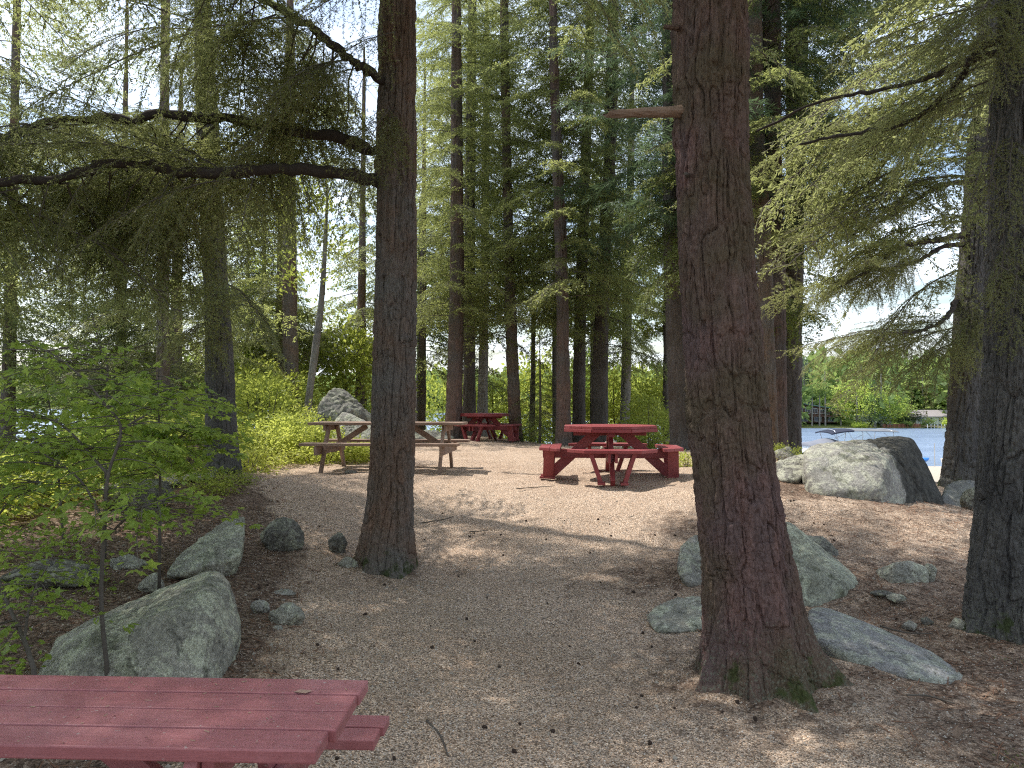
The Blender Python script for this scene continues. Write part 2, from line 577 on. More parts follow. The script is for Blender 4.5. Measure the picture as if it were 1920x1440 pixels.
def height(x, y):
    x, y = np.atleast_1d(np.asarray(x, float)), np.atleast_1d(np.asarray(y, float))
    x, y = np.broadcast_arrays(x, y)
    sh = x.shape
    x, y = x.ravel(), y.ravel()
    xc, yc = np.clip(x, -16, 36), np.clip(y, -6, 48)
    q = np.stack([xc, yc], 1)
    near = _tps(((q[:, None, :] - CT[None, :, :2]) ** 2).sum(-1)) @ _W[:_n] + _W[_n] + q @ _W[_n + 1:]
    out = np.hypot(x - xc, y - yc)
    bed = -4.5
    t = sstep(0, 22, out)
    h = near * (1 - t) + bed * t
    back = sstep(-6, -14, y)
    h = np.where(y < -6, near * (1 - back) + .1 * back, h)
    d = y - far_shore(x, y)
    shore = WATER_Z - .05 + np.clip(d, -20, 400) * .085 + np.where(x < -20, np.clip(d, 0, 300) * .035, 0)
    h = np.where((y > 55) & (d > -20), np.maximum(h, np.minimum(shore, WATER_Z + 25)), h)
    return h.reshape(sh)


def gz(x, y):
    return float(height([x], [y])[0])


def GP(px, d):
    x = PX(px, d)
    return np.array([x, d, gz(x, d)])


def axis(lo, hi, step, far_lo, far_hi, g=1.16):
    mid = list(np.arange(lo, hi, step))
    a, s = lo, step
    left = []
    while a > far_lo:
        s *= g
        a -= s
        left.append(a)
    b, s = mid[-1], step
    right = []
    while b < far_hi:
        s *= g
        b += s
        right.append(b)
    return np.array(left[::-1] + mid + right)


gx = axis(-6.5, 6.5, .055, -900, 900)
gy = axis(1.5, 13.5, .055, -120, 1300)
GX, GY = np.meshgrid(gx, gy)
fx, fy = GX.ravel(), GY.ravel()
H = np.concatenate([height(fx[i:i + 40000], fy[i:i + 40000]) for i in range(0, len(fx), 40000)])
p3 = np.stack([fx, fy, np.zeros_like(fx)], 1)
near_w = np.exp(-np.maximum(0, np.hypot(fx, fy - 6) - 14) / 6)
H = H + near_w * (fbm(p3 * 1.1, 3, 5) * .035 + fbm(p3 * 3.6, 3, 9) * .034 + np.abs(fbm(p3 * 11, 2, 3)) * .010)
for cx, cy, rr_, hh_ in ((1.47, 4.6, .42, .07), (-1.2, 7.2, .36, .06), (3.67, 5.5, .42, .07), (-4.0, 10.4, .4, .06)):
    H = H + hh_ * np.exp(-((fx - cx) ** 2 + (fy - cy) ** 2) / rr_ ** 2)
# needle litter mask: left bank, right hand slope, under the trees at the back
nz = fbm(p3 * .9, 3, 21)
lim_l = np.interp(fy, [2, 4.3, 5.5, 7, 9, 11, 14], [-1.15, -1.25, -1.55, -1.9, -2.7, -4.2, -5])
litter = sstep(.15, -.45, fx - lim_l + nz * .35) * .75
lim_r = np.interp(fy, [2, 3.5, 4.5, 6, 7.5, 9], [2.6, 2.1, 1.75, 1.7, 2.6, 4])
litter = np.maximum(litter, sstep(-.3, .5, fx - lim_r + nz * .4) * np.interp(fy, [5.8, 7.4, 10], [.58, .35, .12]))
litter = np.maximum(litter, sstep(22, 27, fy) * .7)
for (cx, cy, rr, s_) in ((1.45, 4.6, .9, .6), (-1.2, 7.2, .7, .45), (3.45, 9.4, .7, .8), (4.4, 9.1, .8, .7), (1.9, 6.9, .8, .6), (1.3, 6.6, .7, .55), (.9, 6.5, .6, .35), (1.9, 8.0, .55, .6), (2.3, 7.5, .5, .5)):
    litter = np.maximum(litter, s_ * np.exp(-((fx - cx) ** 2 + (fy - cy) ** 2) / rr ** 2))
litter = np.clip(litter + .12 + nz * .16, 0, 1)
verge = np.clip(sstep(58, 62, fy) + sstep(-7.2, -8.5, fx) * .4 * (fy < 60), 0, 1) * (H > WATER_Z - .5)
beach = sstep(6.5, 9, fx) * sstep(13, 18, fy) * (fy < 55)
me = mesh_np('ground', np.stack([fx, fy, H], 1), grid_faces(len(gx), len(gy), False), [GROUND], smooth=True,
             attrs={'litter': litter, 'verge': verge, 'beach': beach})
obj('ground', me)['kind'] = 'structure'

wx = np.array([-1000, -300, -100, -30, -12, 12, 30, 100, 300, 1000.])
wy = np.array([-20, 10, 30, 60, 120, 300, 700, 1300.])
WX, WY = np.meshgrid(wx, wy)
me = mesh_np('lake', np.stack([WX.ravel(), WY.ravel(), np.full(WX.size, WATER_Z)], 1), grid_faces(len(wx), len(wy), False), [WATER])
obj('lake', me)['kind'] = 'structure'


# ------------------------------------------------------------------ trunks
def trunk_mesh(name, path, mat, nth, nz_, bark=.012, cell=.05, aspect=3.2, flare=.55, fl_h=.28, lobes=5, seed=0, roots=None, knots=()):
    """path: rows x,y,z,r relative to the base (z=0 ground)"""
    path = np.asarray(path, float)
    sp_ = spline(path, nz_)
    z = sp_[:, 2]
    th = np.arange(nth) / nth * 2 * math.pi
    TH, Z = np.meshgrid(th, z)
    rr = sp_[:, 3][:, None] * np.ones_like(TH)
    hz = np.clip(Z, -.25, None)
    rngs = np.random.default_rng(seed)
    lob = np.zeros_like(TH)
    if roots is None:
        roots = [(rngs.uniform(0, 2 * math.pi), rngs.uniform(.5, 1.1)) for _ in range(lobes)]
    for a, w in roots:
        dlt = (TH - a + math.pi) % (2 * math.pi) - math.pi
        lob += w * np.exp(-(dlt / .27) ** 2)
    rr = rr * (1 + flare * np.exp(-hz / fl_h) * (.25 + 1.15 * lob) + .03 * np.exp(-hz / .9))
    r0 = path[:, 3].mean()
    f0 = .9 / cell
    cyl = np.stack([np.cos(TH) * r0, np.sin(TH) * r0, Z], -1).reshape(-1, 3)
    warp = fbm(cyl * np.array([5, 5, 3.5]), 3, seed + 1)
    k1 = cyl * np.array([f0, f0, f0 / (aspect * 2.0)])
    k1[:, 2] += warp * .8
    k1[:, 0] += warp * .5
    n1 = np.abs(vnoise(k1, seed + 2))
    n2 = np.abs(vnoise(k1 * np.array([.6, .6, 1.1]) + 7.3, seed + 3))
    n3 = np.abs(vnoise(cyl * np.array([f0, f0, f0 * .75]) + np.array([0, 0, 1.]) * warp[:, None] * 2.5, seed + 6))
    ridge = sstep(.015, .20, n1) * .55 + sstep(.015, .20, n2) * .33 + sstep(0, .12, n3) * .12
    n4 = np.abs(vnoise(k1 * np.array([2.3, 2.3, 2.0]) + 3.1, seed + 8))
    ridge = ridge * .86 + .14 * sstep(0, .22, n4)
    fine = fbm(cyl * np.array([70, 70, 32]), 3, seed + 4)
    flake = fbm(k1 * 2.3, 2, seed + 7)
    big = fbm(cyl * np.array([2.2, 2.2, 1]), 3, seed + 5)
    disp = (bark * 2.6 * (ridge - .75 + .20 * fine + .22 * flake) + .03 * r0 / .2 * big).reshape(TH.shape)
    for (kz, ka, ks) in knots:
        dl = ((TH - ka + math.pi) % (2 * math.pi) - math.pi) * r0
        q2 = (dl ** 2 + (Z - kz) ** 2) / ks ** 2
        disp += .5 * ks * np.exp(-q2) - .75 * ks * np.exp(-q2 * 6)
    rr = rr + disp
    X = sp_[:, 0][:, None] + np.cos(TH) * rr
    Y = sp_[:, 1][:, None] + np.sin(TH) * rr
    V = np.stack([X, Y, Z], -1).reshape(-1, 3)
    return mesh_np(name, V, grid_faces(nth, nz_, True), [mat], smooth=True)


# ------------------------------------------------------------------ foliage
def bough_template(seed, L=2.4, wide=.42, n_side=26, sub=.075, sub_len=.17, sp=.021, ll=.036, lw=.010, droop=.28, lift=.12, bare=False, twig_r=.004):
    g = np.random.default_rng(seed)
    n = 14
    t = np.linspace(0, 1, n)
    wob = np.cumsum(g.normal(0, .022, n)) * L * .35
    main = np.stack([L * t, wob, L * (lift * t - droop * t ** 2.2) + np.cumsum(g.normal(0, .012, n)) * L * .3], 1)
    segs, tubes = [], [(main, np.linspace(.013, .003, n) * L / 2.4)]

    def at(tt):
        return np.array([np.interp(tt, t, main[:, k]) for k in range(3)])

    for i in range(n_side):
        tt = .10 + .9 * (i + g.uniform(0, .8)) / n_side
        if tt > .99: tt = .99
        side = 1 if i % 2 else -1
        ln = L * wide * (max(.10, (1 - tt)) ** .75) * g.uniform(.6, 1.25)
        if tt < .3: ln *= .55 + 1.5 * tt
        a = R(g.uniform(42, 66)) * side
        d = np.array([math.cos(a), math.sin(a), g.uniform(-.28, .10)])
        p0 = at(tt)
        k = 6
        s = np.linspace(0, 1, k)[:, None]
        curl = np.array([.25, 0, 0]) * s ** 2
        pts = p0 + (d + curl) * s * ln + np.array([0, 0, -1]) * s ** 2 * ln * g.uniform(.25, .75) + g.normal(0, .012, (k, 3)) * ln * 1.2
        tubes.append((pts, np.linspace(.0045, .0015, k) if not bare else np.linspace(.006, .002, k)))
        m = max(2, int(ln / sub))
        for j in range(m):
            u = (j + g.uniform(.2, .9)) / m
            if g.uniform() < .08: continue
            q = np.array([np.interp(u, s[:, 0], pts[:, c]) for c in range(3)])
            s2 = 1 if (j % 2) else -1
            l2 = sub_len * g.uniform(.5, 1.3) * (1.15 - .6 * u)
            a2 = a + R(g.uniform(35, 62)) * s2
            d2 = np.array([math.cos(a2), math.sin(a2), g.uniform(-1.15, .15)])
            d2 /= np.linalg.norm(d2)
            segs.append((q, q + d2 * l2))
        for j in range(k - 1):
            segs.append((pts[j], pts[j + 1]))
    S0 = np.array([a for a, b in segs])
    S1 = np.array([b for a, b in segs])
    LV = np.zeros((0, 4, 3))
    if not bare:
        ln = np.linalg.norm(S1 - S0, axis=1)
        cnt = np.maximum(1, (ln / sp).astype(int))
        idx = np.repeat(np.arange(len(segs)), cnt)
        N = len(idx)
        u = g.uniform(0, 1, N)[:, None]
        p = S0[idx] * (1 - u) + S1[idx] * u
        dr = (S1 - S0)[idx]
        dr /= np.linalg.norm(dr, axis=1)[:, None] + 1e-9
        up = np.array([0, 0, 1.]) + g.normal(0, .35, (N, 3))
        sd = np.cross(up, dr)
        sd /= np.linalg.norm(sd, axis=1)[:, None] + 1e-9
        sg = np.where(g.uniform(0, 1, N) < .5, 1, -1)[:, None]
        ang = g.uniform(.45, 1.15, N)[:, None]
        ld = dr * np.cos(ang) + sd * sg * np.sin(ang) + g.normal(0, .16, (N, 3))
        ld /= np.linalg.norm(ld, axis=1)[:, None]
        wd = np.cross(ld, up)
        wd /= np.linalg.norm(wd, axis=1)[:, None] + 1e-9
        l = (ll * g.uniform(.65, 1.3, N))[:, None]
        w = (lw * g.uniform(.7, 1.3, N))[:, None]
        LV = np.stack([p, p + ld * l * .45 + wd * w * .5, p + ld * l, p + ld * l * .45 - wd * w * .5], 1)
    TV, TF, o = [], [], 0
    for pts, rad in tubes:
        v = tube_verts(np.asarray(pts), np.asarray(rad), 3)
        f = grid_faces(3, len(pts), True) + o
        TV.append(v); TF.append(f); o += len(v)
    return LV, np.concatenate(TV), np.concatenate(TF), L


class Crown:
    def __init__(s):
        s.V, s.F, s.M, s.n = [], [], [], 0

    def add_quads(s, q, mat):
        q = q.reshape(-1, 3)
        f = np.arange(len(q)).reshape(-1, 4) + s.n
        s.V.append(q); s.F.append(f); s.M.append(np.full(len(f), mat)); s.n += len(q)

    def add_mesh(s, v, f, mat):
        s.V.append(v); s.F.append(f + s.n); s.M.append(np.full(len(f), mat)); s.n += len(v)

    def bough(s, p0, p1, T, roll=0, flip=1, thick=1.0, mat=0, scale=None):
        LV, TV, TF, L = T
        p0, p1 = np.asarray(p0, float), np.asarray(p1, float)
        x = p1 - p0
        d = np.linalg.norm(x)
        x = x / d
        up = np.array([0, 0, 1.])
        y = np.cross(up, x)
        y /= np.linalg.norm(y) + 1e-9
        z = np.cross(x, y)
        c, sn = math.cos(roll), math.sin(roll)
        y2 = y * c + z * sn
        z2 = np.cross(x, y2)
        k = d / L
        ky = k if scale is None else scale
        M = np.stack([x * k, y2 * ky * flip, z2 * ky], 0)
        if len(LV):
            s.add_quads(LV.reshape(-1, 3) @ M + p0, mat)
        s.add_mesh(TV @ M + p0, TF, 1)

    def tube(s, pts, rad, n=6, mat=1):
        pts = np.asarray(pts, float)
        s.add_mesh(tube_verts(pts, np.broadcast_to(np.asarray(rad, float), (len(pts),)), n), grid_faces(n, len(pts), True), mat)

    def mesh(s, name, mats):
        return mesh_np(name, np.concatenate(s.V), np.concatenate(s.F), mats, np.concatenate(s.M))


T_NEAR = [bough_template(100 + i, 2.4, .40 + .04 * (i % 3), 30, sub=.05, sub_len=.19, sp=.0085, ll=.033, lw=.0105, droop=.22 + .06 * (i % 3)) for i in range(5)]
T_TOP = [bough_template(200 + i, 2.4, .42, 24, sub=.10, sub_len=.28, sp=.036, ll=.105, lw=.042, droop=.22 + .07 * (i % 3)) for i in range(5)]
T_MID = [bough_template(200 + i, 2.4, .42, 24, sub=.075, sub_len=.24, sp=.019, ll=.066, lw=.022, droop=.22 + .07 * (i % 3)) for i in range(5)]
T_FAR = [bough_template(300 + i, 2.4, .45, 18, sub=.18, sub_len=.36, sp=.075, ll=.21, lw=.095, droop=.2 + .1 * (i % 2)) for i in range(3)]
T_OFF = [bough_template(600 + i, 2.4, .42, 26, sub=.08, sub_len=.24, sp=.024, ll=.06, lw=.022, droop=.25 + .05 * i) for i in range(3)]
T_BARE = [bough_template(400 + i, 2.0, .35, 12, sub=.3, sub_len=.2, bare=True, droop=.25, lift=.1) for i in range(3)]
T_PINE = [bough_template(500 + i, 2.4, .38, 22, sub=.10, sub_len=.24, sp=.020, ll=.15, lw=.016, droop=.02, lift=.15) for i in range(3)]


GAP = [(-1.7, 8.6), (-.2, 7.4), (1.5, 7.7), (2.6, 8.6), (4.8, 8.8), (4.6, 11), (4.2, 16), (3, 25), (-3.5, 25), (-4.8, 14), (-3.0, 10.8)]


SPOTS = [(-.72, 4.6), (-.08, 3.6), (.75, 6.2), (.2, 7.0), (3.4, 7.0), (2.5, 4.8), (-1.0, 2.3), (-1.9, 4.75), (1.2, 3.9), (3.0, 6.3)]
GAP3 = [(-1.6, 1.9), (-.45, 1.9), (-.45, 2.6), (-1.6, 2.6)]
GAP4 = [(-2.5, 4.3), (-1.7, 4.3), (-1.7, 5.0), (-2.5, 5.0)]
GAP2 = [(-7, 5.2), (-3.1, 5.0), (-2.4, 7.2), (-3.0, 10.8), (-4.8, 14), (-3.5, 20), (-8, 20), (-8, 11)]


def in_gap(x, y, GAP=GAP):
    r = False
    j = len(GAP) - 1
    for i in range(len(GAP)):
        (xi, yi), (xj, yj) = GAP[i], GAP[j]
        if (yi > y) != (yj > y) and x < (xj - xi) * (y - yi) / (yj - yi) + xi: r = not r
        j = i
    return r


def blocks_gap(p, q, base):
    """the canopy is open over the middle of the clearing: does this bough stand between it and the sun?"""
    for u in (.2, .4, .6, .8, 1.0):
        w = np.asarray(base) + np.asarray(q) * (1 - u) + np.asarray(p) * u
        t = w[2] - .6
        if in_gap(w[0] + .5 * t, w[1] - .25 * t): return True
        gx_, gy_ = w[0] + .5 * t, w[1] - .25 * t
        for sx_, sy_ in SPOTS:
            if (gx_ - sx_) ** 2 + (gy_ - sy_) ** 2 < .13 and int(abs(w[1]) * 1000) % 100 < 70: return True
        if w[2] > 3 and int(abs(w[0]) * 1000) % 100 < 42 and (in_gap(gx_, gy_, GAP2) or in_gap(gx_, gy_, GAP3) or in_gap(gx_, gy_, GAP4)): return True
    return False


def auto_crown(C, seed, z0, z1, n, l0, l1, T, skip=None, bare=0, axis_at=None, az=None, drop=.12, mat=0, base=None):
    """boughs all round a trunk between heights z0 and z1, longer low down"""
    g = random.Random(seed)
    for i in range(n):
        z = z0 + (z1 - z0) * (i + g.random()) / n
        a = (i * 2.399963 + g.uniform(-.5, .5)) if az is None else g.uniform(*az)
        f = (z - z0) / (z1 - z0)
        L = (l0 + (l1 - l0) * f) * g.uniform(.65, 1.2)
        rise = g.uniform(-.22, .12) - drop * (1 - f)
        c = np.array([0, 0, z]) if axis_at is None else axis_at(z)
        dirv = np.array([math.cos(a), math.sin(a), rise])
        p0 = c + dirv * .06
        p1 = c + dirv * L
        if skip and skip(p1, p0): continue
        if base is not None and blocks_gap(p1, p0, base) and g.random() < .93: continue
        TT = T
        if (T is T_OFF or T is T_TOP) and base is not None:
            for e in (np.asarray(base) + p1, np.asarray(base) + (p0 + p1) / 2, np.asarray(base) + p0):
                if e[1] > .5 and abs(e[0]) < e[1] * .78 + .4 and e[2] - EYE < e[1] * .62 + .8: TT = T_NEAR
        C.bough(p0, p1, g.choice(TT), g.uniform(-.35, .35), g.choice((1, -1)), mat=mat)
    for i in range(bare):
        z = z0 * .55 + (z1 - z0 * .55) * g.random() * .6
        a = g.uniform(0, 6.28)
        L = g.uniform(.6, 1.5)
        c = np.array([0, 0, z]) if axis_at is None else axis_at(z)
        C.bough(c, c + np.array([math.cos(a), math.sin(a), g.uniform(-.3, .2)]) * L, g.choice(T_BARE), g.uniform(-.5, .5))


def trunk_path(pxs, d, top_z=None, top_r=None):
    """pxs: rows (py, px centre, width px) top to bottom of the trunk -> path relative to base point"""
    rows = sorted(pxs, key=lambda r: -r[0])
    py, px, w = rows[0]
    b = P(px, py, d)
    base = np.array([b[0], b[1], gz(b[0], b[1])])
    out = [(0, 0, -.35, w / 2 * d / F)]
    for py, px, w in rows:
        p = P(px, py, d)
        z = p[2] - base[2]
        if z < out[-1][2] + .25: continue
        out.append((p[0] - base[0], 0, z, w / 2 * d / F))
    if top_z:
        dx = out[-1][0] - out[-2][0]
        dz = out[-1][2] - out[-2][2]
        k = np.clip((top_z - out[-1][2]) / dz, 0, 2) * .6
        m = (out[-1][2] + top_z) / 2
        r1 = out[-1][3]
        rt = top_r or r1 * .35
        out.append((out[-1][0] + dx * k * .5, 0, m, (r1 + rt) / 2))
        out.append((out[-1][0] + dx * k * .3, 0, top_z, rt))
    return base, np.array(out)


def axis_fn(path):
    return lambda z: np.array([np.interp(z, path[:, 2], path[:, 0]), np.interp(z, path[:, 2], path[:, 1]), z])


def rel(base, px, py, d):
    return P(px, py, d) - base


def limb_mesh(name, pts, r0, r1, mat, n=10, res=40, seed=0):
    sp_ = spline(pts, res)
    g = np.random.default_rng(seed)
    rad = np.linspace(r0, r1, res) * (1 + .12 * g.normal(0, 1, res))
    sp_[1:-1] += g.normal(0, r1 * .5, (res - 2, 3))
    v = tube_verts(sp_, rad, n)
    v = v + fbm(v * 14, 3, seed)[:, None] * r0 * .35
    return mesh_np(name, v, grid_faces(n, res, True), [mat], smooth=True)


# ---- tree A: the near trunk left of the path, big limbs to the left
baseA, pathA = trunk_path([(0, 745, 63), (300, 743, 68), (500, 742, 73), (700, 739, 76), (900, 734, 82), (1000, 729, 88), (1065, 727, 92)], 7.2, 14.5)
tA = empty('hemlock_tree', baseA, 'tall hemlock left of the path, thick dark limbs reaching left', 'tree')
obj('trunk', trunk_mesh('trunk', pathA, BARK_BRN, 260, 820, .017, .042, 3.4, .26, .2, seed=11,
                        roots=[(3.3, 1.9), (4.2, .8), (5.2, .9), (.2, .5), (1.5, .6)], knots=((2.1, 4.6, .05), (3.1, 5.2, .05), (3.85, 3.4, .07), (1.3, 4.2, .04))), tA)
axA = axis_fn(pathA)
l_low = [rel(baseA, 735, 345, 7.2), rel(baseA, 690, 336, 7.1), rel(baseA, 620, 322, 7.0), rel(baseA, 550, 318, 6.9), rel(baseA, 480, 320, 6.8), rel(baseA, 400, 326, 6.7), rel(baseA, 330, 322, 6.6), rel(baseA, 250, 308, 6.5), rel(baseA, 180, 314, 6.4), rel(baseA, 100, 335, 6.3), rel(baseA, 0, 345, 6.1), rel(baseA, -120, 350, 5.9)]
l_up = [rel(baseA, 735, 292, 7.2), rel(baseA, 690, 275, 7.25), rel(baseA, 625, 257, 7.3), rel(baseA, 560, 245, 7.3), rel(baseA, 500, 236, 7.3), rel(baseA, 400, 222, 7.3), rel(baseA, 320, 216, 7.2), rel(baseA, 230, 228, 7.1), rel(baseA, 120, 224, 7.0), rel(baseA, 60, 240, 6.9), rel(baseA, 0, 256, 6.8), rel(baseA, -120, 270, 6.6)]
l_top = [rel(baseA, 745, 170, 7.2), rel(baseA, 700, 140, 7.0), rel(baseA, 650, 105, 6.8), rel(baseA, 580, 50, 6.6), rel(baseA, 500, 5, 6.4), rel(baseA, 400, -60, 6.2)]
obj('limb', limb_mesh('limb', l_low, .062, .03, TWIG_D, seed=1), tA)
obj('limb', limb_mesh('limb', l_up, .058, .032, TWIG_D, seed=2), tA)
obj('limb', limb_mesh('limb', l_top, .05, .022, TWIG_D, seed=3), tA)
CA = Crown()
gA = random.Random(5)
for pts, n_, spread in ((l_low, 30, 1.0), (l_up, 30, 1.0), (l_top, 26, 1.0)):
    sp_ = spline(pts, 60)
    for i in range(n_):
        k = int(20 + 39 * (i + gA.random()) / n_)
        p = sp_[min(k, 59)]
        side = 1 if gA.random() < .8 else -1
        a = math.pi - side * gA.uniform(.45, 1.5)
        L = gA.uniform(1.0, 2.1)
        up_ = gA.uniform(-.75, -.15) if gA.random() < .6 else gA.uniform(.1, .5)
        dirv = np.array([math.cos(a), math.sin(a), up_])
        q = p + np.array([0, .05, -.03])
        CA.bough(q, q + dirv * L, gA.choice(T_NEAR), gA.uniform(-.6, .6), gA.choice((1, -1)))
    for i in range(5):
        p = sp_[gA.randrange(10, 58)]
        CA.bough(p, p + np.array([gA.uniform(-.6, .3), gA.uniform(-.4, .4), gA.uniform(-.9, -.2)]) * gA.uniform(.8, 1.4), gA.choice(T_BARE), gA.uniform(-1, 1))
# boughs drooping over the trunk's left side
for a_, b_ in (((735, 190, 7.1), (640, 330, 6.5)), ((742, 60, 7.0), (560, 120, 6.3)), ((742, 200, 7.05), (700, 330, 6.8)), ((740, -40, 7), (520, 10, 6)),
               ((330, 322, 6.6), (250, 480, 6.0)), ((180, 314, 6.4), (90, 450, 5.9)), ((480, 320, 6.8), (420, 520, 6.3)), ((100, 335, 6.3), (40, 520, 6.0)), ((400, 222, 7.3), (300, 120, 6.8)), ((230, 228, 7.1), (110, 110, 6.6)), ((60, 240, 6.9), (-40, 120, 6.5)), ((560, 318, 6.9), (600, 470, 6.6))):
    CA.bough(rel(baseA, *a_), rel(baseA, *b_), gA.choice(T_NEAR), gA.uniform(-.6, .6))
auto_crown(CA, 12, 5.8, 14.3, 80, 3.3, 2.2, T_TOP, base=baseA, axis_at=axA, skip=lambda p, q: p[1] > 1.2 and p[2] < 8)
obj('crown', CA.mesh('crown', [HEM, TWIG]), tA)

# ---- tree B: the near leaning trunk right of the path
baseB, pathB = trunk_path([(0, 1331, 125), (200, 1332, 126), (400, 1336, 129), (700, 1359, 139), (850, 1374, 146), (1000, 1393, 155), (1100, 1407, 165), (1200, 1418, 175), (1270, 1420, 180)], 4.6, 14)
tB = empty('hemlock_tree', baseB, 'thick reddish leaning trunk right of the path with flared roots and a broken branch stub', 'tree')
obj('trunk', trunk_mesh('trunk', pathB, BARK_RED, 340, 1000, .017, .036, 3.6, .30, .20, seed=23,
                        roots=[(-.25, 2.6), (-1.2, 1.5), (-1.9, .7), (-2.7, 1.0), (2.6, .8), (1.2, .8), (3.6, .4)],
                        knots=((3.7, -1.7, .06), (3.05, -1.65, .04), (3.35, 3.2, .06), (2.6, -2.4, .035), (1.9, -1.2, .03))), tB)
stub = spline([rel(baseB, 1320, 206, 4.6), rel(baseB, 1265, 210, 4.5), rel(baseB, 1220, 211, 4.45), rel(baseB, 1158, 213, 4.4)], 26)
v = tube_verts(stub, np.interp(np.linspace(0, 1, 26), [0, .12, .4, .8, 1], [.085, .045, .032, .029, .024]), 14)
v = v + fbm(v * np.array([8, 60, 60]), 3, 4)[:, None] * .011
v[-14:, 0] += np.random.default_rng(2).uniform(-.09, .03, 14)
v[-28:-14, 0] += np.random.default_rng(3).uniform(-.012, .012, 14)
fcap = [grid_faces(14, 26, True)]
me = mesh_np('broken_branch', v, fcap + [np.array([[364 - 14 + i for i in range(14)]])], [mat_paint('bare_dead_wood', (.21, .135, .09), (.15, .10, .07), (.07, .05, .04), .04, .85, .15)], smooth=False)
obj('broken_branch', me, tB)
v = tube_verts(spline([rel(baseB, 1280, 54, 4.55), rel(baseB, 1258, 51, 4.5), rel(baseB, 1244, 50, 4.5)], 8), np.linspace(.02, .012, 8), 8)
obj('broken_branch', mesh_np('branch_stub', v, [grid_faces(8, 8, True), np.array([[56 + i for i in range(8)]])], [BARK_RED]), tB)
for tr, bs, dd_, tw in ((tA, baseA, 7.2, [(772, 455, 778, 448), (738, 585, 744, 578), (712, 440, 706, 436), (768, 640, 776, 636), (722, 520, 716, 514)]), (tB, baseB, 4.6, [(1290, 330, 1284, 326), (1400, 660, 1408, 655)])):
    for (a_, b_, c_, d_) in tw:
        q0, q1 = rel(bs, a_, b_, dd_ - .14), rel(bs, c_, d_, dd_ - .24)
        v = tube_verts(spline([q0, (q0 + q1) / 2 + [0, 0, .006], q1], 6), np.linspace(.014, .008, 6), 7)
        obj('twig_stub', mesh_np('twig_stub', v, [grid_faces(7, 6, True), np.array([[35 + i for i in range(7)]])], [TWIG]), tr)
CB = Crown()
auto_crown(CB, 31, 5.2, 13.8, 50, 3.2, 1.3, T_TOP, base=baseB, axis_at=axis_fn(pathB), skip=lambda p, q: p[1] > 1.4 and p[2] < 7.5)
obj('crown', CB.mesh('crown', [HEM, TWIG]), tB)

# ---- tree C: right edge of the frame
baseC, pathC = trunk_path([(0, 1932, 96), (200, 1924, 104), (500, 1918, 112), (700, 1914, 116), (900, 1905, 122), (1050, 1898, 130), (1180, 1896, 138)], 5.5, 13)
tC = empty('hemlock_tree', baseC, 'grey furrowed trunk with lichen at its foot, cut by the right edge of the photo', 'tree')
obj('trunk', trunk_mesh('trunk', pathC, BARK_GRY, 270, 800, .022, .045, 3.8, .2, .22, seed=37, roots=[(3.3, 1.6), (4.4, 1.0), (5.4, .8), (1.0, .6)]), tC)
CC = Crown()
gC = random.Random(9)
boughs_C = [((1880, 60, 5.5), (1700, 150, 6.2)), ((1880, 90, 5.6), (1660, 60, 6.6)), ((1890, 130, 5.5), (1760, 250, 5.6)), ((1890, 20, 5.5), (1740, 30, 5.0)), ((1890, 170, 5.5), (1700, 210, 6.6)),
            ((1890, -30, 5.5), (1800, 80, 4.8)), ((1900, 240, 5.4), (1880, 420, 5.1)), ((1905, 430, 5.4), (1860, 560, 5.1)), ((1905, 480, 5.4), (1890, 640, 5.1)), ((1900, 60, 5.4), (1860, 160, 4.9)),
            ((1890, 30, 5.4), (1780, 130, 5.0)), ((1880, 110, 5.7), (1600, 230, 7.2)), ((1880, -40, 5.7), (1620, 20, 6.8)), ((1880, 10, 5.7), (1560, 90, 7.3)), ((1885, 140, 5.7), (1560, 300, 7.4)), ((1885, 80, 5.8), (1640, 330, 7.2)),
            ((1885, -70, 5.5), (1700, -20, 5.6)), ((1885, 0, 5.5), (1660, 130, 5.9))]
for a_, b_ in boughs_C:
    CC.bough(rel(baseC, *a_), rel(baseC, *b_), gC.choice(T_NEAR), gC.uniform(-.5, .5), gC.choice((1, -1)))
for a_, b_ in (((1870, 100, 5.4), (1850, 420, 5.2)), ((1880, 220, 5.3), (1830, 560, 5.2)), ((1860, 330, 5.3), (1905, 620, 5.2)), ((1800, 110, 5.8), (1750, 260, 6.0))):
    CC.bough(rel(baseC, *a_), rel(baseC, *b_), gC.choice(T_BARE), gC.uniform(-1, 1))
auto_crown(CC, 13, 5.2, 12.8, 30, 2.8, 1.1, T_TOP, base=baseC, axis_at=axis_fn(pathC), skip=lambda p, q: p[1] > 1.0 and p[2] < 8)
obj('crown', CC.mesh('crown', [HEM, TWIG]), tC)
for i, pts in enumerate(([(1900, 95, 5.5), (1830, 108, 5.6), (1790, 125, 5.8), (1735, 148, 6.1), (1640, 172, 6.7), (1540, 190, 7.2), (1420, 245, 7.8)],
                         [(1900, 70, 5.5), (1840, 90, 5.7), (1790, 160, 6.0), (1700, 230, 6.5), (1600, 250, 7.0), (1500, 270, 7.5)])):
    obj('limb', limb_mesh('limb', [rel(baseC, *q) for q in pts], .032, .012, TWIG_D, 8, 40, 30 + i), tC)

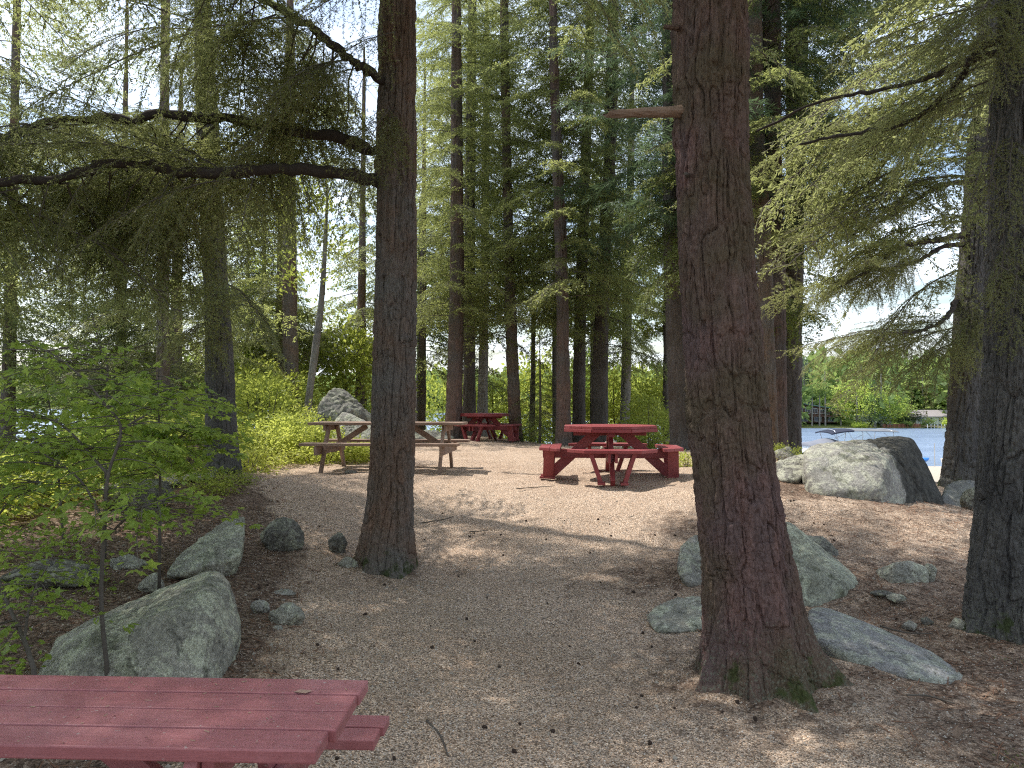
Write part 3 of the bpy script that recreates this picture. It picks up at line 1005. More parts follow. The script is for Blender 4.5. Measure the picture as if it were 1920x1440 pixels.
# ---- tree D: second trunk on the right, behind the boulders
baseD, pathD = trunk_path([(150, 1852, 40), (275, 1841, 46), (500, 1827, 52), (700, 1815, 57), (850, 1807, 62), (912, 1805, 66)], 12, 15)
tD = empty('hemlock_tree', baseD, 'dark trunk leaning right with a knot hole, behind the round boulder near the beach', 'tree')
obj('trunk', trunk_mesh('trunk', pathD, BARK_GRY, 110, 420, .02, .06, 3.6, .35, .3, seed=41, knots=((2.1, 4.75, .09),)), tD)
CD = Crown()
limbsD = [[(1815, 437, 12), (1770, 448, 11.6), (1720, 455, 11.2), (1675, 472, 10.9), (1640, 500, 10.6), (1570, 540, 10.2)],
          [(1815, 458, 12), (1770, 462, 11.8), (1730, 485, 11.5), (1690, 500, 11.2), (1620, 510, 10.8)],
          [(1825, 340, 12), (1760, 350, 11.5), (1690, 395, 11), (1600, 440, 10.6)],
          [(1830, 215, 12), (1740, 218, 11), (1640, 240, 10.4), (1540, 250, 10)],
          [(1795, 560, 12), (1770, 600, 11.6), (1720, 622, 11.3), (1690, 625, 11)]]
for i, lb in enumerate(limbsD):
    obj('limb', limb_mesh('limb', [rel(baseD, *q) for q in lb], .045 if i else .055, .014, TWIG_D, 8, 36, 50 + i), tD)
gD = random.Random(3)
T_D = T_NEAR + T_MID
for lb in limbsD:
    sp_ = spline([rel(baseD, *q) for q in lb], 40)
    for i in range(9):
        p = sp_[int(8 + 31 * (i + gD.random()) / 9)]
        a = math.pi + gD.choice((-1, 1)) * gD.uniform(.2, 1.2)
        dirv = np.array([math.cos(a), math.sin(a), gD.uniform(-.55, .15)])
        CD.bough(p, p + dirv * gD.uniform(.9, 1.9), gD.choice(T_NEAR), gD.uniform(-.6, .6), gD.choice((1, -1)))
for a_, b_ in (((1810, 600, 12), (1720, 690, 11)), ((1812, 640, 12), (1660, 690, 11)), ((1815, 540, 12), (1830, 690, 11.2)), ((1815, 500, 12), (1590, 640, 10.5)), ((1810, 610, 12), (1560, 700, 11)),
               ((1825, 300, 12), (1520, 330, 10)), ((1820, 420, 12), (1530, 440, 10)), ((1830, 560, 12), (1890, 650, 11)), ((1830, 300, 12), (1560, 180, 10)), ((1830, 200, 12), (1480, 200, 9.5)), ((1840, 130, 12), (1600, 60, 10)),
               ((1840, 100, 12), (1460, 120, 9.6)), ((1835, 260, 12), (1440, 330, 9.6)), ((1830, 330, 12), (1450, 420, 9.6)), ((1835, 200, 12), (1400, 300, 9.2)), ((1640, 500, 10.6), (1500, 560, 10)), ((1600, 640, 10.6), (1500, 680, 10)), ((1700, 620, 11), (1580, 720, 11)), ((1800, 620, 12), (1730, 735, 11.5))):
    CD.bough(rel(baseD, *a_), rel(baseD, *b_), gD.choice(T_NEAR), gD.uniform(-.5, .5), gD.choice((1, -1)))
auto_crown(CD, 17, 6.5, 14.5, 30, 3.0, 1.2, T_TOP, axis_at=axis_fn(pathD), bare=4)
obj('crown', CD.mesh('crown', [HEM, TWIG]), tD)

# ---- tree E: left, beside the shrubs
baseE, pathE = trunk_path([(0, 380, 28), (100, 384, 32), (300, 392, 38), (640, 410, 47), (800, 414, 52), (860, 416, 57), (892, 418, 62)], 10.4, 14)
tE = empty('hemlock_tree', baseE, 'straight grey trunk left of the brown picnic table, its upper half hidden in foliage', 'tree')
obj('trunk', trunk_mesh('trunk', pathE, BARK_GRY, 110, 460, .015, .042, 3.6, .35, .22, seed=47), tE)
CE = Crown()
axE = axis_fn(pathE)
gE = random.Random(8)
for i in range(96):
    z = 1.9 + 6.0 * (i + gE.random()) / 96
    a = gE.uniform(math.pi * .55, math.pi * 1.95)
    if z < 2.5 and math.cos(a) > .5: continue
    L = gE.uniform(1.3, 2.7)
    dirv = np.array([math.cos(a), math.sin(a), gE.uniform(-.42, .1)])
    p0 = axE(z)
    if blocks_gap(p0 + dirv * L, p0, baseE) and gE.random() < .75: continue
    CE.bough(p0 + dirv * .05, p0 + dirv * L, gE.choice(T_NEAR), gE.uniform(-.5, .5), gE.choice((1, -1)))
auto_crown(CE, 19, 7.0, 13.8, 60, 3.0, 2.0, T_TOP, base=baseE, axis_at=axE, bare=5)
obj('crown', CE.mesh('crown', [HEM, TWIG]), tE)


# ---- trees standing left of the frame, one of them added to block sun: their boughs reach in and shade the clearing
def plain_tree(name, x, y, h, r, label, seed, z0, n, l0, l1, T, mat=None, bark=None, cat='tree', group=None, lean=0, nth=48, nz_=160, skip=None, bare=4, az=None):
    z = gz(x, y)
    t = empty(name, (x, y, z), label, cat, group)
    path = np.array([(0, 0, -.4, r * 1.05), (0, 0, .6, r), (lean * .3, 0, h * .35, r * .85), (lean * .7, 0, h * .7, r * .6), (lean, 0, h, r * .22)])
    obj('trunk', trunk_mesh('trunk', path, bark or BARK_MID, nth, nz_, .014, .05, 3.4, .4, .25, seed=seed), t)
    C = Crown()
    auto_crown(C, seed, z0, h, n, l0, l1, T, skip, bare, axis_fn(path), az, base=(x, y, z))
    obj('crown', C.mesh('crown', [mat or HEM, TWIG]), t)
    return t


plain_tree('hemlock_tree', -6.3, 6.2, 15, .2, 'hemlock outside the left edge, only its blue green boughs hanging into the upper left corner', 61, 3.6, 90, 3.2, 2.6, T_OFF, nth=40)

plain_tree('hemlock_tree', -5.3, 4.0, 15, .2, 'nearest hemlock outside the left edge, added to shade the foreground table', 67, 6.0, 76, 3.0, 2.6, T_OFF, nth=40)  # tree added off frame to keep sun off the foreground

# ------------------------------------------------------------------ trees behind the clearing
def crown_shared(name, seed, z0, z1, n, l0, l1, T, mat, bare=6):
    C = Crown()
    auto_crown(C, seed, z0, z1, n, l0, l1, T, bare=bare)
    return C.mesh(name, [mat, TWIG])


CR = [crown_shared('crown', 71, 3.7, 15.5, 84, 2.7, 1.9, T_MID, HEM_MID, 8),
      crown_shared('crown', 72, 3.2, 15.5, 86, 2.5, 1.9, T_MID, HEM_MID, 9),
      crown_shared('crown', 73, 4.3, 16, 76, 2.9, 1.9, T_MID, HEM_MID, 10),
      crown_shared('crown', 74, 5.0, 16.5, 84, 3.0, 2.3, T_PINE, PINE, 10)]


def mid_tree(rows, d, label, bark, crown, seed, rot, tz=16.5, nth=56, nz_=260, sc=1.0, zs=1.0, name='conifer_tree', group=None):
    base, path = trunk_path(rows, d, tz)
    t = empty(name, base, label, 'tree', group)
    if zs < .9:
        C = Crown()
        auto_crown(C, seed, 3.2, 13, 70, 2.6, 1.8, T_MID, base=base, axis_at=axis_fn(path), bare=6)
    obj('trunk', trunk_mesh('trunk', path, bark, nth, nz_, .016, .06, 3.4, .35, .25, seed=seed), t)
    if zs < .9:
        obj('crown', C.mesh('crown', [HEM_MID, TWIG]), t)
        return t
    o = obj('crown', CR[crown], t)
    lean = math.atan2(np.interp(9, path[:, 2], path[:, 0]), 9)
    o.rotation_euler = Euler((0, lean, rot), 'XYZ')
    o.scale = (sc, sc, zs)
    return t


MIDS = [
    ([(200, 856, 20), (500, 857, 25), (700, 853, 28), (826, 850, 31)], 21, 'reddish brown trunk behind the brown table, just left of the far octagonal red table', BARK_MIDRED, 1, .3),
    ([(0, 886, 15), (400, 881, 19), (700, 880, 22), (815, 879, 24)], 24, 'dark trunk directly behind the far octagonal red table, between a reddish and a pale trunk', BARK_MID, 0, 1.2),
    ([(300, 911, 13), (700, 906, 17), (812, 904, 20)], 26, 'pale grey trunk seen above and under the top of the far octagonal red table', BARK_PALE, 2, 2.0),
    ([(0, 945, 14), (300, 950, 17), (600, 958, 20), (824, 967, 24)], 21.5, 'dark slender trunk at the right end of the far octagonal red table', BARK_BRN, 1, 2.9),
    ([(0, 1037, 14), (200, 1041, 17), (500, 1053, 22), (700, 1056, 24), (830, 1057, 28)], 19.5, 'straight reddish trunk with root flare just left of the near octagonal table top', BARK_MIDRED, 0, 3.7),
    ([(0, 1108, 14), (300, 1098, 18), (600, 1088, 21), (818, 1085, 24)], 23, 'grey brown trunk leaning right behind the left half of the near octagonal table', BARK_MID, 2, 4.5),
    ([(0, 1150, 19), (300, 1143, 22), (600, 1128, 26), (820, 1124, 30)], 22, 'broad grey trunk leaning right, rising behind the middle of the near octagonal table', BARK_MID, 1, 5.4),
    ([(300, 1183, 13), (700, 1174, 17), (812, 1171, 20)], 28, 'pale grey trunk behind the right half of the near octagonal table', BARK_PALE, 0, .9),
    ([(0, 1255, 26), (300, 1258, 29), (500, 1262, 31), (700, 1270, 34), (845, 1277, 39)], 17.5, 'grey trunk close behind the left edge of the leaning foreground trunk', BARK_MID, 3, 1.8),
    ([(0, 1411, 33), (200, 1413, 33), (480, 1432, 28), (850, 1443, 31)], 15, 'brown trunk hugging the right side of the leaning foreground trunk', BARK_BRN, 2, 2.6),
    ([(0, 1447, 29), (200, 1449, 29), (480, 1457, 26), (848, 1462, 27)], 15.8, 'middle one of three trunks right of the leaning foreground trunk', BARK_MIDRED, 3, 3.3),
    ([(0, 1495, 38), (400, 1490, 33), (700, 1487, 30), (836, 1485, 33)], 18, 'grey trunk standing right of two others beside the lake view', BARK_MID, 2, 4.2),
    ([(500, 543, 24), (700, 545, 29), (815, 546, 33)], 21, 'dark trunk among the bushes left of the round boulder behind the brown table', BARK_BRN, 0, 5.1),
    ([(500, 306, 19), (700, 306, 22), (860, 306, 25)], 15, 'dark trunk standing in the sapling leaves left of the grey trunk', BARK_BRN, 1, .5),
]
for i, (rows, d, lab, bk, cr, rot) in enumerate(MIDS):
    mid_tree(rows, d, lab, bk, cr, 200 + i * 7, rot, zs={12: .62, 13: .5}.get(i, 1.0))

for i, (x, y, cr, zs, lab) in enumerate(((-11.5, 17, 2, 1.15, 'hemlock by the water left of the grey trunk'), (-9.4, 13.2, 2, 1.0, 'hemlock on the left bank close to the edge of the photo'), (-10.8, 20.5, 1, .95, 'hemlock left of the full hemlock, near the water'), (-8.6, 19, 1, .72, 'full hemlock left of the dark trunk in the bushes'), (-5.2, 25.5, 1, .9, 'hemlock rising behind the birch'),
                                      (-3.4, 28, 0, .95, 'hemlock behind the dark round boulder'), (-7.2, 23, 0, .8, 'hemlock behind the dark trunk in the bushes'))):
    t = empty('hemlock_tree', (x, y, gz(x, y)), lab, 'tree')
    pth = np.array([(0, 0, -.5, .19), (0, 0, 1, .165), (.05, 0, 6, .12), (.1, 0, 15.6 * zs, .03)])
    obj('trunk', trunk_mesh('trunk', pth, BARK_BRN, 36, 160, .014, .06, 3.4, .35, .25, seed=330 + i), t)
    C = Crown()
    zz = (3.7, 3.2, 4.3)[cr]
    auto_crown(C, 340 + i, zz, 15.5 * zs, 140, 3.2, 2.0, T_MID, base=(x, y, gz(x, y)), bare=5)
    obj('crown', C.mesh('crown', [HEM_MID, TWIG]), t)
for i, (x, y, cr, r_) in enumerate(((-6.5, -3.5, 2, .2), (2.2, -9.0, 1, 2.2), (7.3, -4.0, 2, 3.1))):  # unseen trees added behind the camera to block fill light
    t = empty('hemlock_tree', (x, y, gz(x, y)), 'unseen hemlock added behind the viewpoint to cut fill light', 'tree', 'unseen hemlocks added to cut fill light')
    pth = np.array([(0, 0, -.5, .22), (0, 0, 1, .19), (.05, 0, 6, .14), (.1, 0, 15.6, .03)])
    obj('trunk', trunk_mesh('trunk', pth, BARK_BRN, 30, 90, .014, .06, 3.4, .35, .25, seed=360 + i), t)
    o = obj('crown', CR[cr], t)
    o.rotation_euler = (0, 0, r_)
    o.scale = (1.35, 1.35, 1)
# birch
baseW, pathW = trunk_path([(560, 603, 11), (650, 592, 13), (740, 580, 12), (820, 572, 14)], 18, 6.5)
tW = empty('birch_tree', baseW, 'slim white birch trunk leaning right among the bushes', 'tree')
obj('trunk', trunk_mesh('trunk', pathW, BIRCH, 24, 90, .004, .05, 1, .2, .2, seed=5), tW)

gB0 = random.Random(2)
g = np.random.default_rng(91)
C = Crown()
leaf_cloud_late = (C, g, tW)
# young fir beside the far red table
xf, yf = PX(1012, 21), 21
tF = empty('young_fir', (xf, yf, gz(xf, yf)), 'young dark green fir between the two octagonal red tables', 'tree')
mb = MB().tube([(0, 0, -.2), (.02, 0, 1.2), (0, .02, 3.2)], [.045, .035, .008], 8)
mb.build('trunk', TWIG, tF)
CF = Crown()
auto_crown(CF, 91, .25, 3.1, 46, 1.0, .25, T_MID, drop=.1)
obj('crown', CF.mesh('crown', [HEM, TWIG]), tF)

# bright young boughs low on two of the trunks
for tree, roots, bname in ((bpy.data.objects['conifer_tree.008'], [((1262, 380, 17.5), (1165, 400, 16)), ((1262, 330, 17.5), (1195, 345, 15.5)), ((1262, 440, 17.5), (1180, 480, 16)), ((1265, 500, 17.5), (1195, 560, 16)), ((1262, 420, 17.4), (1225, 520, 15.6))], 'low_bough'),
                           (bpy.data.objects['conifer_tree.011'], [((1488, 560, 18), (1440, 600, 15.5)), ((1488, 590, 18), (1500, 625, 16)), ((1488, 575, 18), (1460, 640, 15.8))], 'low_bough')):
    C = Crown()
    for a_, b_ in roots:
        C.bough(P(*a_) - np.array(tree.location), P(*b_) - np.array(tree.location), gB0.choice(T_MID), gB0.uniform(-.5, .5))
    obj(bname, C.mesh(bname, [HEM_BRIGHT, TWIG]), tree)
# slender trees far behind the clearing
CRF = []
for s_ in (81, 82, 83):
    C = Crown()
    auto_crown(C, s_, 6.0, 13, 36, 2.0, 1.0, T_FAR, drop=.15)
    CRF.append(C.mesh('crown', [HEM_MID if s_ != 82 else SHRUB, TWIG]))
gB = random.Random(44)
back = [(-14.5, 30), (-9.5, 33), (-6.2, 29), (-3.9, 32), (-1.9, 30), (.3, 30), (2.1, 31), (4.4, 31), (6.6, 28), (7.8, 32), (-8.2, 25), (-.9, 27.5), (1.1, 27), (2.7, 27.5), (-10.5, 29), (5.2, 25.5), (3.4, 29)]
trk = []
for s_ in range(3):
    pth = np.array([(0, 0, -.5, .16), (.03, 0, 1, .14), (.1, 0, 5, .10), (.1, 0, 12, .03)])
    trk.append(trunk_mesh('trunk', pth, BARK_MID, 20, 60, .01, .08, 3, .3, .25, seed=300 + s_))
for i, (x, y) in enumerate(back):
    x += gB.uniform(-.5, .5)
    t = empty('slender_tree', (x, y, gz(x, y)), 'slender tree at the back of the clearing before the lake', 'tree', 'slender trees between clearing and lake', gB.uniform(0, 6.3))
    s = gB.uniform(.75, 1.15)
    t.scale = (s, s, gB.uniform(.8, 1.05))
    obj('trunk', trk[i % 3], t)
    obj('crown', CRF[i % 3 if gB.random() < .7 else 1], t)


# ------------------------------------------------------------------ rocks
_ICO = {}


def ico(level):
    if level not in _ICO:
        bm = bmesh.new()
        bmesh.ops.create_icosphere(bm, subdivisions=level, radius=1)
        V = np.array([v.co[:] for v in bm.verts])
        Fc = np.array([[v.index for v in f.verts] for f in bm.faces])
        bm.free()
        _ICO[level] = (V / np.linalg.norm(V, axis=1)[:, None], Fc)
    return _ICO[level]


def rock(name, label, pts, mat, seed, rough=.05, p=16, level=6, group=None, crack=.006, chisel=26, cat='rock', split=None):
    pts = np.asarray(pts, float)
    c = pts.mean(0)
    bm = bmesh.new()
    for q in pts - c: bm.verts.new(q)
    bmesh.ops.convex_hull(bm, input=bm.verts)
    bm.normal_update()
    N, D = [], []
    for f in bm.faces:
        n = np.array(f.normal[:])
        d = n @ np.array(f.verts[0].co[:])
        if d < 0: n, d = -n, -d
        if d > 1e-4 and np.linalg.norm(n) > .5:
            N.append(n); D.append(d)
    bm.free()
    gr_ = np.random.default_rng(seed + 900)
    for _ in range(chisel):
        n = gr_.normal(0, 1, 3)
        n /= np.linalg.norm(n)
        N.append(n); D.append(((pts - c) @ n).max() * gr_.uniform(.89, .995))
    p = max(p, 26)
    N, D = np.array(N), np.array(D)
    V, Fc = ico(level)
    q = np.maximum(0, V @ N.T) / D
    r = (q ** p).sum(1) ** (-1 / p)
    S = V * r[:, None]
    size = np.ptp(pts, axis=0).max()
    k = 1 / size
    n1 = fbm(S * 3.2 * k, 4, seed)
    n2 = fbm(S * 11 * k, 4, seed + 40)
    n3 = 1 - np.abs(fbm(S * 6 * k, 3, seed + 80)) * 2
    f1, f2, idc = voro(S[:, 0] * 2.3 * k + n1, (S[:, 2] + S[:, 1]) * 3.1 * k + n1, 64, seed)
    ridge = -crack * size * (1 - sstep(0, .10, f2 - f1))
    disp = size * rough * (n1 * .9 + n2 * .5 - .35 * np.maximum(n3, 0) ** 4 + .22 * fbm(S * 34 * k, 3, seed + 60)) + ridge
    S = S + V * disp[:, None]
    if split is not None:
        e = [np.asarray(q) - c for q in split]
        nn = np.cross(e[1] - e[0], e[2] - e[0])
        nn /= np.linalg.norm(nn)
        dd = np.abs((S - e[0]) @ nn + .03 * fbm(S * 5, 3, seed + 9)) / .028
        S = S - V * (.07 * np.exp(-dd ** 2))[:, None]
    S = (S - (S.max(0) + S.min(0)) / 2) * (np.ptp(pts, axis=0) / np.ptp(S, axis=0)) + (pts.max(0) + pts.min(0)) / 2 - c
    base = np.array([c[0], c[1], pts[:, 2].min()])
    o = obj(name, mesh_np(name, S + c - base, Fc, [mat], smooth=True), None, base)
    tag(o, label, cat, group)
    return o


def pp(*l):
    return [P(*q) for q in l]


def blob(px, py, d, w, h, dep, seed, rz=0, sink=.3, n=16, box=.0):
    """points of a rounded stone whose base centre is seen at px,py at distance d; h above the ground"""
    g = np.random.default_rng(seed)
    b = P(px, py, d)
    z0 = gz(b[0], b[1])
    u = g.normal(0, 1, (n, 3))
    u /= np.linalg.norm(u, axis=1)[:, None]
    if box: u = np.sign(u) * np.abs(u) ** (1 - box)
    u = np.vstack([u, [[0, 0, 1], [0, 0, -1], [1, 0, 0], [-1, 0, 0], [0, 1, 0], [0, -1, 0]] * g.uniform(.8, 1, (6, 1))])
    q = u * np.array([w / 2, dep / 2, h * (1 + sink) / 2])
    c, s_ = math.cos(rz), math.sin(rz)
    q = np.stack([q[:, 0] * c - q[:, 1] * s_, q[:, 0] * s_ + q[:, 1] * c, q[:, 2]], 1)
    return q + np.array([b[0], b[1], z0 + h - h * (1 + sink) / 2])


rock('boulder', 'large grey green wedge shaped boulder behind the foreground red table',
     pp((70, 1290, 4.15), (105, 1206, 4.7), (215, 1148, 4.8), (360, 1085, 4.95), (415, 1064, 4.95), (130, 1232, 4.2), (250, 1185, 4.2), (372, 1135, 4.3), (450, 1112, 4.7), (458, 1165, 4.75),
        (60, 1330, 4.0), (375, 1330, 4.05), (435, 1290, 4.6), (430, 1290, 5.1), (120, 1250, 5.2)), ROCK_G, 3, .022, 30, 6, crack=.004)
rock('rock', 'long tilted mossy slab on the left bank above the big wedge boulder',
     pp((318, 1070, 6.0), (350, 1030, 6.3), (420, 975, 6.7), (456, 968, 6.8), (460, 985, 6.5), (452, 1040, 6.2), (330, 1075, 5.9), (440, 1075, 6.3), (400, 1020, 6.9), (450, 1060, 7.0), (330, 1090, 6.5)), ROCK_G, 5, .03, 18, 6)
rock('rock', 'small mossy stone touching the top of the wedge boulder', blob(398, 1085, 5.3, .25, .14, .22, 6), ROCK_G, 6, .05)
rock('rock', 'rounded dark sided rock alone on the gravel left of the path', blob(530, 1020, 7.3, .46, .29, .36, 17, .2, .35), ROCK_D, 7, .05, 18, 6)
rock('rock', 'fist sized grey stone beside the foot of the left near trunk', blob(633, 1040, 7.5, .21, .19, .2, 8), ROCK_D, 8, .06)
rock('rock', 'mossy root side stone at the foot of the left near trunk', blob(655, 1072, 7.1, .28, .12, .2, 9), ROCK_G, 9, .06)
rock('rock', 'low greenish stone right of the wedge boulder, larger of the pair', blob(537, 1185, 5.3, .26, .15, .22, 10), ROCK_G, 10, .06)
rock('rock', 'flat embedded stone uphill of the low greenish stone', blob(528, 1118, 6.0, .26, .05, .12, 11), ROCK_L, 11, .06)
rock('rock', 'small pale stone right beside the wedge boulder', blob(518, 1200, 5.1, .09, .05, .07, 12), ROCK_L, 12, .05, level=4)
rock('rock', 'small flat stone between wedge boulder and low greenish stone', blob(487, 1150, 5.5, .16, .09, .12, 13), ROCK_L, 13, .06, level=4)
rock('rock', 'dark low rock under the sapling leaves left of the mossy slab', blob(255, 950, 8.2, .8, .36, .6, 14, .2), ROCK_D, 14, .05)
rock('rock', 'pale flat rock on the sunny bank left of the grey trunk', blob(350, 890, 9.8, .75, .12, .6, 15), ROCK_L, 15, .05)
rock('rock', 'small pale rock on the bank near the thin sapling stem', blob(312, 915, 9.4, .35, .12, .3, 16), ROCK_L, 16, .05)
rock('rock', 'grey green rock half hidden by leaves at the left edge', blob(100, 1112, 5.7, .75, .2, .5, 18, .3), ROCK_D, 18, .05)
rock('rock', 'mossy stone below the sapling between slab and wedge boulder', blob(285, 1110, 5.7, .22, .14, .2, 19), ROCK_G, 19, .06)
rock('rock', 'angular stone left of the wedge boulder at the left edge', blob(240, 1062, 6.2, .35, .12, .2, 20), ROCK_G, 20, .06)
rock('boulder', 'large dark round boulder behind the brown picnic table',
     pp((590, 800, 15.3), (594, 770, 15.2), (610, 738, 15.4), (632, 727, 15.6), (655, 735, 15.6), (684, 762, 15.6), (700, 780, 15.6), (705, 820, 15.6), (590, 840, 15.2), (600, 840, 16.6), (690, 830, 16.8), (630, 735, 16.4), (660, 765, 15.1)), ROCK_D, 21, .05, 14, 6)
rock('boulder', 'pale sloping rock between the brown picnic table and the dark round boulder',
     pp((620, 840, 14.2), (625, 790, 14.3), (640, 773, 14.4), (660, 782, 14.3), (700, 805, 14.1), (715, 850, 14.0), (620, 850, 13.9), (640, 785, 15), (700, 810, 15)), ROCK_L, 22, .03, 16, 6)
rock('rock', 'flat grey rock between the brown table and the far red table', blob(800, 832, 18.5, 1.4, .34, .8, 23), ROCK_D, 23, .04)
# right side
rock('boulder', 'pale rounded rock peeking out left of the leaning foreground trunk',
     pp((1270, 1060, 6.5), (1275, 1022, 6.6), (1300, 1003, 6.7), (1335, 1005, 6.8), (1345, 1060, 6.6), (1330, 1100, 6.4), (1290, 1095, 6.3), (1272, 1075, 6.4), (1280, 1080, 7.1), (1340, 1080, 7.1), (1310, 1010, 7.0), (1300, 1125, 6.4)), ROCK_L, 25, .045, 12, 6)
rock('rock', 'low mossy stone left of the base of the leaning trunk',
     pp((1218, 1165, 5.6), (1225, 1140, 5.8), (1270, 1120, 5.9), (1330, 1118, 5.9), (1340, 1170, 5.5), (1270, 1180, 5.45), (1230, 1178, 5.5), (1240, 1150, 6.2), (1330, 1140, 6.2), (1280, 1215, 5.6)), ROCK_G, 26, .05, 14, 6)
rock('boulder', 'large pale green smooth boulder right behind the leaning trunk',
     pp((1400, 1010, 6.6), (1450, 985, 6.7), (1485, 990, 6.7), (1540, 1055, 6.5), (1590, 1075, 6.45), (1615, 1090, 6.5), (1628, 1115, 6.5), (1622, 1148, 6.3), (1590, 1158, 6.1), (1530, 1140, 5.9), (1480, 1140, 5.85), (1430, 1100, 5.9), (1490, 1080, 5.95), (1570, 1085, 6.1),
        (1400, 1150, 6.0), (1460, 1010, 7.2), (1600, 1100, 7.1), (1400, 1080, 7.3), (1550, 1190, 6.1), (1440, 978, 6.9), (1480, 980, 6.9)), mat_rock('pale_green_granite', (.40, .40, .33), (.27, .27, .21), (.50, .52, .39), .5, .7), 27, .035, 12, 6, chisel=6)
rock('rock', 'dark rounded rock behind the smooth pale green boulder',
     pp((1495, 1010, 7.0), (1510, 1002, 7.1), (1545, 1008, 7.1), (1568, 1030, 7.0), (1577, 1062, 6.9), (1540, 1065, 6.8), (1500, 1040, 6.8), (1505, 1060, 7.5), (1570, 1060, 7.5), (1540, 1010, 7.5), (1540, 1090, 7)), ROCK_D, 28, .04, 12, 6)
rock('rock', 'long pointed grey slab lying right of the leaning trunk roots',
     pp((1507, 1150, 5.3), (1530, 1140, 5.5), (1580, 1152, 5.5), (1640, 1180, 5.4), (1740, 1220, 5.1), (1800, 1262, 4.8), (1845, 1288, 4.65), (1810, 1296, 4.6), (1700, 1275, 4.75), (1600, 1250, 4.85), (1530, 1200, 5.0), (1700, 1215, 5.5), (1560, 1160, 5.8), (1600, 1290, 4.9), (1780, 1310, 4.8), (1520, 1240, 5.1)),
     mat_rock('grey_slab', (.36, .355, .345), (.24, .235, .23), (.45, .47, .37), .25, .6), 29, .02, 22, 6, crack=.003)
rock('rock', 'flat mossy stone sunk in the right hand slope', blob(1690, 1098, 6.5, .48, .13, .3, 30, -.1, 1.2, box=.4), ROCK_G, 30, .04)
rock('rock', 'small square stone at the end of the sunk mossy stone', blob(1745, 1098, 6.5, .10, .12, .12, 31, 0, 1, box=.4), ROCK_G, 31, .05, level=4)
rock('rock', 'small round stone on the needles between two right hand trunks', blob(1706, 1180, 5.5, .11, .07, .1, 32), ROCK_L, 32, .05, level=4)
rock('rock', 'mossy stone beside the lichen covered foot of the right edge trunk', blob(1797, 1178, 5.5, .14, .1, .13, 33), ROCK_G, 33, .07, level=4)
rock('rock', 'flat dark stone below the smooth pale green boulder', blob(1655, 1125, 6.1, .22, .04, .14, 34), ROCK_D, 34, .07, level=4)
rock('rock', 'thin grey stone right of the flat dark stone', blob(1680, 1135, 6.0, .17, .06, .12, 35), ROCK_G, 35, .07, level=4)
rock('rock', 'brown stone on the needles downhill of the thin grey stone', blob(1738, 1172, 5.6, .1, .06, .09, 36), ROCK_D, 36, .07, level=4)
rock('boulder', 'biggest boulder on the right, lichen face with one end dark from stain and painted shade, before the lake',
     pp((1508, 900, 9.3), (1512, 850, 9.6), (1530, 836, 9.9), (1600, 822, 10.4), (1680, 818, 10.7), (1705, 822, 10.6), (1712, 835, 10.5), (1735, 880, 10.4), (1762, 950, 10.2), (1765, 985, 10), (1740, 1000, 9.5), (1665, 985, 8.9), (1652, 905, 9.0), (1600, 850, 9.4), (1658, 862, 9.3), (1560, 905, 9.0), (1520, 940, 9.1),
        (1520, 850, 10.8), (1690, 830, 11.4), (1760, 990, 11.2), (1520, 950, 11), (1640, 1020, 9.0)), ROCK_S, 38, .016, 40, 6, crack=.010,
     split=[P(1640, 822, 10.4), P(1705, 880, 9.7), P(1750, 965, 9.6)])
rock('rock', 'smaller pale rock touching the left end of the biggest boulder',
     pp((1449, 890, 9.9), (1455, 862, 10.1), (1490, 852, 10.2), (1510, 852, 10.1), (1513, 870, 10), (1498, 900, 9.6), (1470, 900, 9.6), (1460, 880, 10.7), (1510, 870, 10.7), (1480, 925, 9.9)), ROCK, 39, .03, 20, 6)
rock('rock', 'low pale rock at the foot of the three grouped trunks', blob(1472, 856, 14.2, .45, .3, .4, 40), ROCK_L, 40, .05)
rock('boulder', 'smooth round grey boulder between the biggest boulder and the right edge trunk',
     pp((1763, 940, 10.4), (1772, 912, 10.7), (1800, 900, 11), (1830, 902, 11), (1850, 925, 10.8), (1852, 960, 10.5), (1830, 985, 10.2), (1780, 975, 10.1), (1770, 950, 11.2), (1850, 950, 11.2), (1810, 1010, 10.4)), mat_rock('smooth_rock', (.24, .235, .22), (.18, .175, .16), (.25, .26, .2), .15, .3), 41, .02, 9, 5)
rock('rock', 'dark mossy rock leaning against the smooth round grey boulder', blob(1835, 985, 9.8, .5, .38, .35, 42, .4), ROCK_D, 42, .05)
rock('rock', 'pale stones showing under the brown picnic table', blob(658, 886, 11.2, .2, .05, .12, 43), ROCK_L, 43, .12, level=4)
rock('rock', 'small grey rock seen through the legs of the near octagonal table', blob(1145, 838, 15.5, .5, .3, .4, 44), ROCK_L, 44, .06)

# ------------------------------------------------------------------ tables
def clip_strip(poly, a, b, ax):
    def half(pl, k, keep_above):
        out = []
        for i in range(len(pl)):
            p, q = pl[i], pl[(i + 1) % len(pl)]
            ip = (p[ax] >= k) == keep_above
            iq = (q[ax] >= k) == keep_above
            if ip: out.append(p)
            if ip != iq:
                t = (k - p[ax]) / (q[ax] - p[ax])
                out.append((p[0] + (q[0] - p[0]) * t, p[1] + (q[1] - p[1]) * t))
        return out
    r = half(poly, a, True)
    return half(r, b, False) if len(r) > 2 else []


